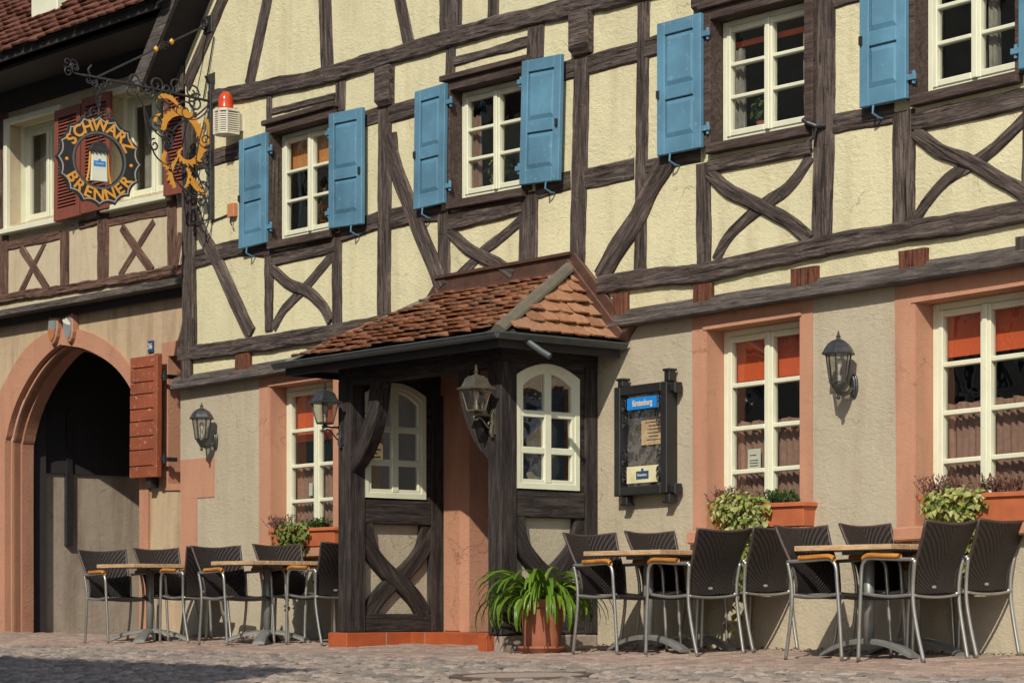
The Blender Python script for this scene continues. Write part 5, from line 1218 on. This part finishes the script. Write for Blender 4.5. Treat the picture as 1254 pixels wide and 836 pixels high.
tp3 = [(t0[0], 0, t0[1]), (hk_[0], -dxs, hk_[1])]
MB().tube(tp3, .010, 6).build('tie_rod', MT['iron'], brk, SG.M)
for f in (.52, .66):
    p = Vector(tp3[0]).lerp(Vector(tp3[1]), f); MB().lathe([(.001,-.035),(.022,-.015),(.024,.01),(.001,.035)], p, 12).build('gilt_knob', MT['gold'], brk, SG.M, smooth=True)
d_ = (Vector(tp3[1])-Vector(tp3[0])).normalized(); u1 = d_.orthogonal().normalized(); u2 = d_.cross(u1)
for ph in (0, math.pi/2, math.pi, 3*math.pi/2):
    pts = []
    for i in range(17):
        s = i/16; c_ = Vector(tp3[0]).lerp(Vector(tp3[1]), .54+.10*s); rr_ = .035*math.sin(math.pi*s); an = ph + s*4.5; pts.append(c_ + u1*rr_*math.cos(an) + u2*rr_*math.sin(an))
    MB().tube(pts, .006, 5).build('twist', MT['iron'], brk, SG.M)
m = MB(); m.box(hk[0]-.07, hk[0]+.07, YU-.035, YU-.004, hk[1]-.09, hk[1]+.08); m.build('wall_plate', MT['iron'], brk, bevel=.005)
MB().tube([(hk[0]-.04+.05*math.cos(t*math.pi/8), YU-.05, hk[1]+.0+.05*math.sin(t*math.pi/8)) for t in range(16)], .012, 6, closed=True).build('eye', MT['iron'], brk)
c0 = P(262, 45, YU-.02); c1 = P(249, 122, YU-.02); MB().tube([(c0[0], YU-.02, c0[1]), (c1[0], YU-.02, c1[1])], .007, 6).build('drop_rod', MT['iron'], brk)
def scr(cx_, cy_, r0, turns, a0, r2=.007):     # spiral centred on a photo pixel, radius in pixels
    c_ = S(cx_, cy_); k2 = 1/(118*.80); MB().tube([(x, 0, z) for x, z in spiral(c_, r0*k2, r0*k2*.18, a0, turns)], r2, 5).build('scroll', MT['iron'], brk, SG.M)
for cx_, cy_, r0, tn, a0 in ((163,98,8,1.4,3.6),(176,105,6,-1.3,0),(191,104,9,1.5,4.),(205,109,6,-1.3,.3),(214,104,8,1.4,4.),(235,113,9,1.5,4.3),(160,110,8,-1.4,2.5),(182,113,6,1.3,5.),
        (198,127,8,-1.3,.2),(240,126,9,1.5,1.),(228,137,11,-1.5,3.4),(206,168,8,1.5,.5),(205,177,6,-1.4,2.),(192,150,8,-1.3,4.7),(251,172,8,1.5,2.8),(252,197,8,1.5,4.),(256,208,6,-1.4,1.),(222,205,7,1.4,2.),(189,178,6,1.3,1.5),(248,228,7,1.3,4),(246,246,6,-1.3,2)):
    scr(cx_, cy_, r0, tn, a0, .0095)
iron([(256,128),(240,142),(222,150),(212,160)], .009); iron([(165,112),(176,130),(185,155),(200,170)], .009); iron([(176,132),(180,160),(190,190),(205,203)], .009)
iron([(206,188),(212,215),(228,234),(246,246)], .009); iron([(250,150),(243,175),(240,205),(250,235),(256,262)], .009); iron([(258,180),(246,200),(236,190)], .008); iron([(258,232),(246,222),(236,208),(230,200)], .008)
iron([(206,163),(214,170),(206,180),(198,171),(206,163)], .006); iron([(232,275),(250,270),(258,268)], .008); iron([(240,255),(244,275),(250,284),(256,270)], .008)
iron([(185,108),(200,122),(218,140),(236,147),(250,140),(256,128)], .008)
iron([(112,95),(108,86),(112,80)], .010); iron([(100,92),(92,90)], .009, 'tip')
for cx_, cy_, tn, a0 in ((84,88,1.3,.5),(90,80,-1.2,2.),(82,76,1.2,4.),(93,84,-1.3,5.)): scr(cx_, cy_, 5, tn, a0, .006)
def flame(path, w_, spikes, out, seed):        # painted acanthus leaf: tapering band with barbs on one side, 12 mm thick
    r2 = random.Random(seed); Pp = [Vector((p.x, p.y)) for p in smoothpath([(S(*q)[0], S(*q)[1], 0) for q in path], 8)]; n = len(Pp); inn, ou = [], []; k2 = 1/118
    for i, p in enumerate(Pp):
        t_ = (Pp[min(i+1, n-1)]-Pp[max(i-1, 0)]).normalized(); nn = Vector((-t_.y, t_.x))*out; s = i/(n-1); ww = w_*k2*math.sin(math.pi*min(1, .12+.88*s)**.8)**.7
        inn.append(p - nn*ww*.45)
        barb = (1. if i % 3 == 1 else .0)*spikes*k2*math.sin(math.pi*s)**.5*r2.uniform(.7, 1.2)
        ou.append(p + nn*(ww*.45 + barb) - t_*barb*.7)
    poly = [(q.x, q.y) for q in inn] + [(q.x, q.y) for q in ou[::-1]]; m = MB(); F2 = lambda x, z, y_: (x, y_, z)
    n2 = len(inn)
    m.add([(q.x, -.006, q.y) for q in inn] + [(q.x, -.006, q.y) for q in ou] + [(q.x, .006, q.y) for q in inn] + [(q.x, .006, q.y) for q in ou],
          [(i, i+1, i+1+n2, i+n2) for i in range(n2-1)] + [(i+2*n2, i+3*n2, i+1+3*n2, i+1+2*n2) for i in range(n2-1)] + [(i+n2, i+1+n2, i+1+3*n2, i+3*n2) for i in range(n2-1)] + [(i, i+2*n2, i+1+2*n2, i+1) for i in range(n2-1)])
    return m.build('acanthus_leaf', MT['gold'], brk, SG.M)
flame([(200,160),(203,147),(213,139),(226,139),(239,152),(246,170),(245,188),(236,198),(225,197),(219,188),(224,181)], 9, 4, 1, 1)
flame([(194,119),(205,118),(213,124),(222,134)], 6, 1.5, 1, 2); flame([(251,146),(255,154),(257,166),(254,178)], 5, 2.5, 1, 3); flame([(214,230),(209,216),(211,204),(218,193)], 6, 3, 1, 4)
flame([(228,206),(232,214),(230,224),(226,230)], 4, 2, 1, 5); flame([(233,218),(238,226),(244,233),(254,238)], 8, 3.5, 1, 6); flame([(203,186),(200,196),(205,206),(212,211)], 5, 2, -1, 8); flame([(190,150),(191,144),(197,139)], 4, 2, 1, 9)
# the sign itself hangs from the arm
so_ = S(121, 197); ta = math.radians(6); SG = PL((Xs, so_[0], 0), (math.sin(ta), math.cos(ta), 0)); cs = SG.uv(121, 197); k2 = 1/126.; Rr = 55.5*k2
sg = thing('inn_sign', 'round scalloped black inn sign with orange lettering hanging from the iron bracket', 'sign', SG.M @ Matrix.Translation((cs[0], 0, cs[1])))
def ringpoly(r_, sc_, n=240): return [(cs[0] + (r_ - sc_*abs(math.sin(8*(2*math.pi*i/n)))*1.)*math.cos(2*math.pi*i/n), cs[1] + (r_ - sc_*abs(math.sin(8*(2*math.pi*i/n))))*math.sin(2*math.pi*i/n)) for i in range(n)]
def annulus(A, Bq, y0_, y1_):
    n = len(A); m = MB(); m.add([(x, y0_, z) for x, z in A]+[(x, y0_, z) for x, z in Bq]+[(x, y1_, z) for x, z in A]+[(x, y1_, z) for x, z in Bq],
        [(i, (i+1) % n, (i+1) % n+n, i+n) for i in range(n)] + [(i+2*n, i+3*n, (i+1) % n+3*n, (i+1) % n+2*n) for i in range(n)] + [(i, i+2*n, (i+1) % n+2*n, (i+1) % n) for i in range(n)] + [(i+n, (i+1) % n+n, (i+1) % n+3*n, i+3*n) for i in range(n)]); return m
scal = lambda r_, d: [(cs[0] + (r_ - d*(1-abs(math.sin(8*(2*math.pi*i/240+.1)))**.8))*0 + (r_ - d*abs(math.cos(8*(2*math.pi*i/240)))**.6*1.0)*math.cos(2*math.pi*i/240), cs[1] + (r_ - d*abs(math.cos(8*(2*math.pi*i/240)))**.6)*math.sin(2*math.pi*i/240)) for i in range(240)]
circ = lambda r_: [(cs[0] + r_*math.cos(2*math.pi*i/240), cs[1] + r_*math.sin(2*math.pi*i/240)) for i in range(240)]
scal = lambda r_, d: [(cs[0] + (r_ - d*abs(math.sin(8*2*math.pi*i/240))**.75)*math.cos(2*math.pi*i/240), cs[1] + (r_ - d*abs(math.sin(8*2*math.pi*i/240))**.75)*math.sin(2*math.pi*i/240)) for i in range(240)]
Ri = Rr*.55
annulus(scal(Rr, .035), circ(Ri), -.014, .014).build('sign_ring', MT['black'], sg, SG.M)
annulus(scal(Rr-.022, .035), scal(Rr-.036, .035), -.017, -.0135).build('edge_line', MT['silver'], sg, SG.M)
annulus(scal(Rr-.022, .035), scal(Rr-.036, .035), .0135, .017).build('edge_line', MT['silver'], sg, SG.M)
annulus(circ(Ri+.03), circ(Ri+.012), -.018, -.0135).build('inner_line', m_plain('dull_grey_line', (.10,.10,.10), .5), sg, SG.M)
def arctext(txt, rad, a0, a1, size, flip, yo, side):
    n = len(txt)
    wd = {'W':1.45,'M':1.35,'N':1.12,'I':.5}; ws = [wd.get(c_, 1.) for c_ in txt]; tot = sum(ws); acc = 0
    for c_, w_ in zip(txt, ws):
        f = (acc + w_/2)/tot; acc += w_; an = a0 + (a1-a0)*f; vs, fs = text_mesh(c_, size, .0015, .0042); rot = an - math.pi/2 if not flip else an + math.pi/2
        cx_, cz_ = cs[0] + side*rad*math.cos(an), cs[1] + rad*math.sin(an); cr, sr = math.cos(rot), math.sin(rot)
        m = MB(); m.add([(cx_ + side*(x*cr - z*sr), yo + y_*side, cz_ + x*sr + z*cr) for x, y_, z in vs], fs if side > 0 else [f_[::-1] for f_ in fs]); m.build('letter', MT['gold'], sg, SG.M)
Rm = Rr*.745
D2 = math.radians
for side, yo in ((1, -.0165), (-1, .0165)):
    arctext('SCHWARZ', Rm, D2(157), D2(21), .155, False, yo, side); arctext('BRENNER', Rm, D2(204), D2(336), .155, True, yo, side)
    for an in (183, -3):
        m = MB(); m.lathe([(.018, 0), (.014, .008), (.001, .011)], (0,0,0), 14, Matrix.Translation((cs[0]+Rm*math.cos(D2(an)), yo*.85, cs[1]+Rm*math.sin(D2(an)))) @ Matrix.Rotation(math.pi/2*side, 4, 'X')); m.build('rivet', MT['gold'], sg, SG.M)
# glass panel with small label hanging inside the ring
lt = MB(); lt.prism([(cs[0]-.085,cs[1]-.20),(cs[0]+.085,cs[1]-.20),(cs[0]+.075,cs[1]+.10),(cs[0]-.075,cs[1]+.10)], -.02, .02); bt_ = lt.build('little_lamp_body', MT['paper'], sg, SG.M, bevel=.006)
lt = MB(); lt.prism([(cs[0]-.10,cs[1]+.09),(cs[0]+.10,cs[1]+.09),(cs[0]+.06,cs[1]+.16),(cs[0]+.02,cs[1]+.175),(cs[0]-.02,cs[1]+.175),(cs[0]-.06,cs[1]+.16)], -.035, .035)
for i in range(5): lt.prism([(cs[0]-.10+.04*i, cs[1]+.092), (cs[0]-.06+.04*i, cs[1]+.092), (cs[0]-.08+.04*i, cs[1]+.06)], -.034, .034)
lt.build('little_lamp_hood', MT['iron'], sg, SG.M)
for s in (-1, 1): MB().tube([(cs[0]+s*.085, 0, cs[1]+.09), (cs[0]+s*.10, 0, cs[1]-.10), (cs[0]+s*.125, 0, cs[1]-.22)], .010, 6).build('gilt_stay', MT['gold'], sg, SG.M)
MB().tube([(cs[0], 0, cs[1]+.17), (cs[0], 0, cs[1]+Ri+.01)], .007, 6).build('hook', MT['iron'], sg, SG.M)
for sd, yo in ((1, -.023), (-1, .023)):
    m = MB(); m.box(cs[0]-.06, cs[0]+.06, min(yo, yo*.85), max(yo, yo*.85), cs[1]-.055, cs[1]-.005); m.box(cs[0]-.012, cs[0]+.012, min(yo, yo*.85), max(yo, yo*.85), cs[1]-.004, cs[1]+.012); lb = m.build('label', MT['signblue'], bt_, SG.M)
vs, fs = text_mesh('Fürstenberg', .022, .0005, .0004, sx=.8); m = MB(); m.add([(cs[0]+x, -.0245+y_, cs[1]-.03+z) for x, y_, z in vs], fs); m.build('label_lettering', MT['white2'], lb, SG.M)
tp_ = SG.uv(118, 97)
MB().tube([(cs[0], 0, cs[1]+Rr-.02), (cs[0], 0, cs[1]+Rr+.05)], .012, 8).build('hanger', MT['iron'], sg, SG.M)
for ph in (0, 1.57, 3.14, 4.71):
    MB().tube([(cs[0] + (tp_[0]-cs[0])*i/16 + .03*math.sin(math.pi*i/16)*math.cos(ph+i*.35), .03*math.sin(math.pi*i/16)*math.sin(ph+i*.35), cs[1]+Rr+.05 + (tp_[1]-cs[1]-Rr-.05)*i/16) for i in range(17)], .006, 5).build('twisted_cage', MT['iron'], sg, SG.M)
for s in (-1, 1):
    for c_, r0, a0, tn in (((cs[0]+s*.05, cs[1]+Rr+.02), .045, 1.57+s*.4, -1.3*s), ((cs[0]+s*.12, cs[1]+Rr-.01), .035, 1.2, 1.2*s), ((cs[0]+s*.04, tp_[1]-.05), .035, 1.57, -1.2*s), ((cs[0]+s*.10, tp_[1]-.02), .03, -.8, 1.2*s)):
        MB().tube([(x, 0, z) for x, z in spiral(c_, r0, .008, a0, tn)], .007, 5).build('crest_scroll', MT['iron'], sg, SG.M)

# ------------------------------------------------------------------ dry leaves and small weeds gathered along the foot of the wall
r_ = random.Random(21); m = MB()
for i in range(420):
    x = r_.uniform(-13.6, -8.2) if i % 3 else r_.uniform(-19.8, -16.1); y = -.02 - abs(r_.gauss(0, .09)); leafq(m, Vector((x, y, gz(y)+.004)), Vector((r_.uniform(-.6,.6), r_.uniform(-.6,.6), 1)), rv(r_), r_.uniform(.015, .04), r_.uniform(.01, .025))
tag(m.build('leaf_litter', m_isl('dry_leaf_litter', [(.06,.045,.02), (.12,.07,.035), (.05,.06,.02), (.15,.10,.06)], .9), None), 'thin line of dry leaves and crumbs along the foot of the inn wall', 'leaf litter', kind='stuff')

# ------------------------------------------------------------------ house plants on the inner sills of the upper windows
for wi, sx_, lab, mt, hh in ((1, .30, 'bushy green house plant behind the panes of the window above the porch', 'ivy2', .20), (1, .72, 'taller green house plant beside the bushy one above the porch', 'herb', .26), (2, .28, 'spiky house plant behind the lower panes of the third upper window', 'herb', .18)):
    F, W, H = upF[wi]; p = Vector(F(W*sx_, .075, YF+.17)); t = thing('house_plant', lab, 'house plant', p); r_ = random.Random(wi*10+int(sx_*10)); m = MB()
    m.lathe([(.045, 0), (.062, .085), (.066, .09), (.058, .09)], p, 16); m.build('pot', MT['terra2'], t)
    m = MB(); clump(m, p + Vector((0, 0, .09+hh*.5)), (.12, .07, hh*.55), 150, .06, r_, hollow=.1); m.build('leaves', MT[mt], t)
    sh2 = MB(); sh2.fbox(F, W*sx_-.16, W*sx_+.16, .05, .074, YF+.072, YF+.26); sh2.build('shelf', MT['casing'], t, MAIN.M)

# ------------------------------------------------------------------ menu board and blue tag behind the panes of the porch's left window
SPL = PL((XL, 0, 0), (0, 1, 0))
def lbox(x0, y0p, x1, y1p, d0, d1, name, mat, par, M_=None):
    a, b = SPL.uv(x0, y1p), SPL.uv(x1, y0p); return MB().box(a[0], b[0], d0, d1, a[1], b[1]).build(name, MT[mat] if isinstance(mat, str) else mat, par, SPL.M, bevel=.003)
nbd = lbox(452, 534, 473, 566, .045, .055, 'menu_board', 'parch', porch)
for i in range(5): lbox(455, 540+4.6*i, 470 - (i % 2)*4, 541.2+4.6*i, .0435, .0448, 'menu_line', 'ink', nbd)
lbox(447, 525.5, 463, 530.5, .040, .05, 'blue_tag', 'signblue', porch)
lbox(449, 572, 471, 607, .06, .07, 'pale_card', 'parch', porch)
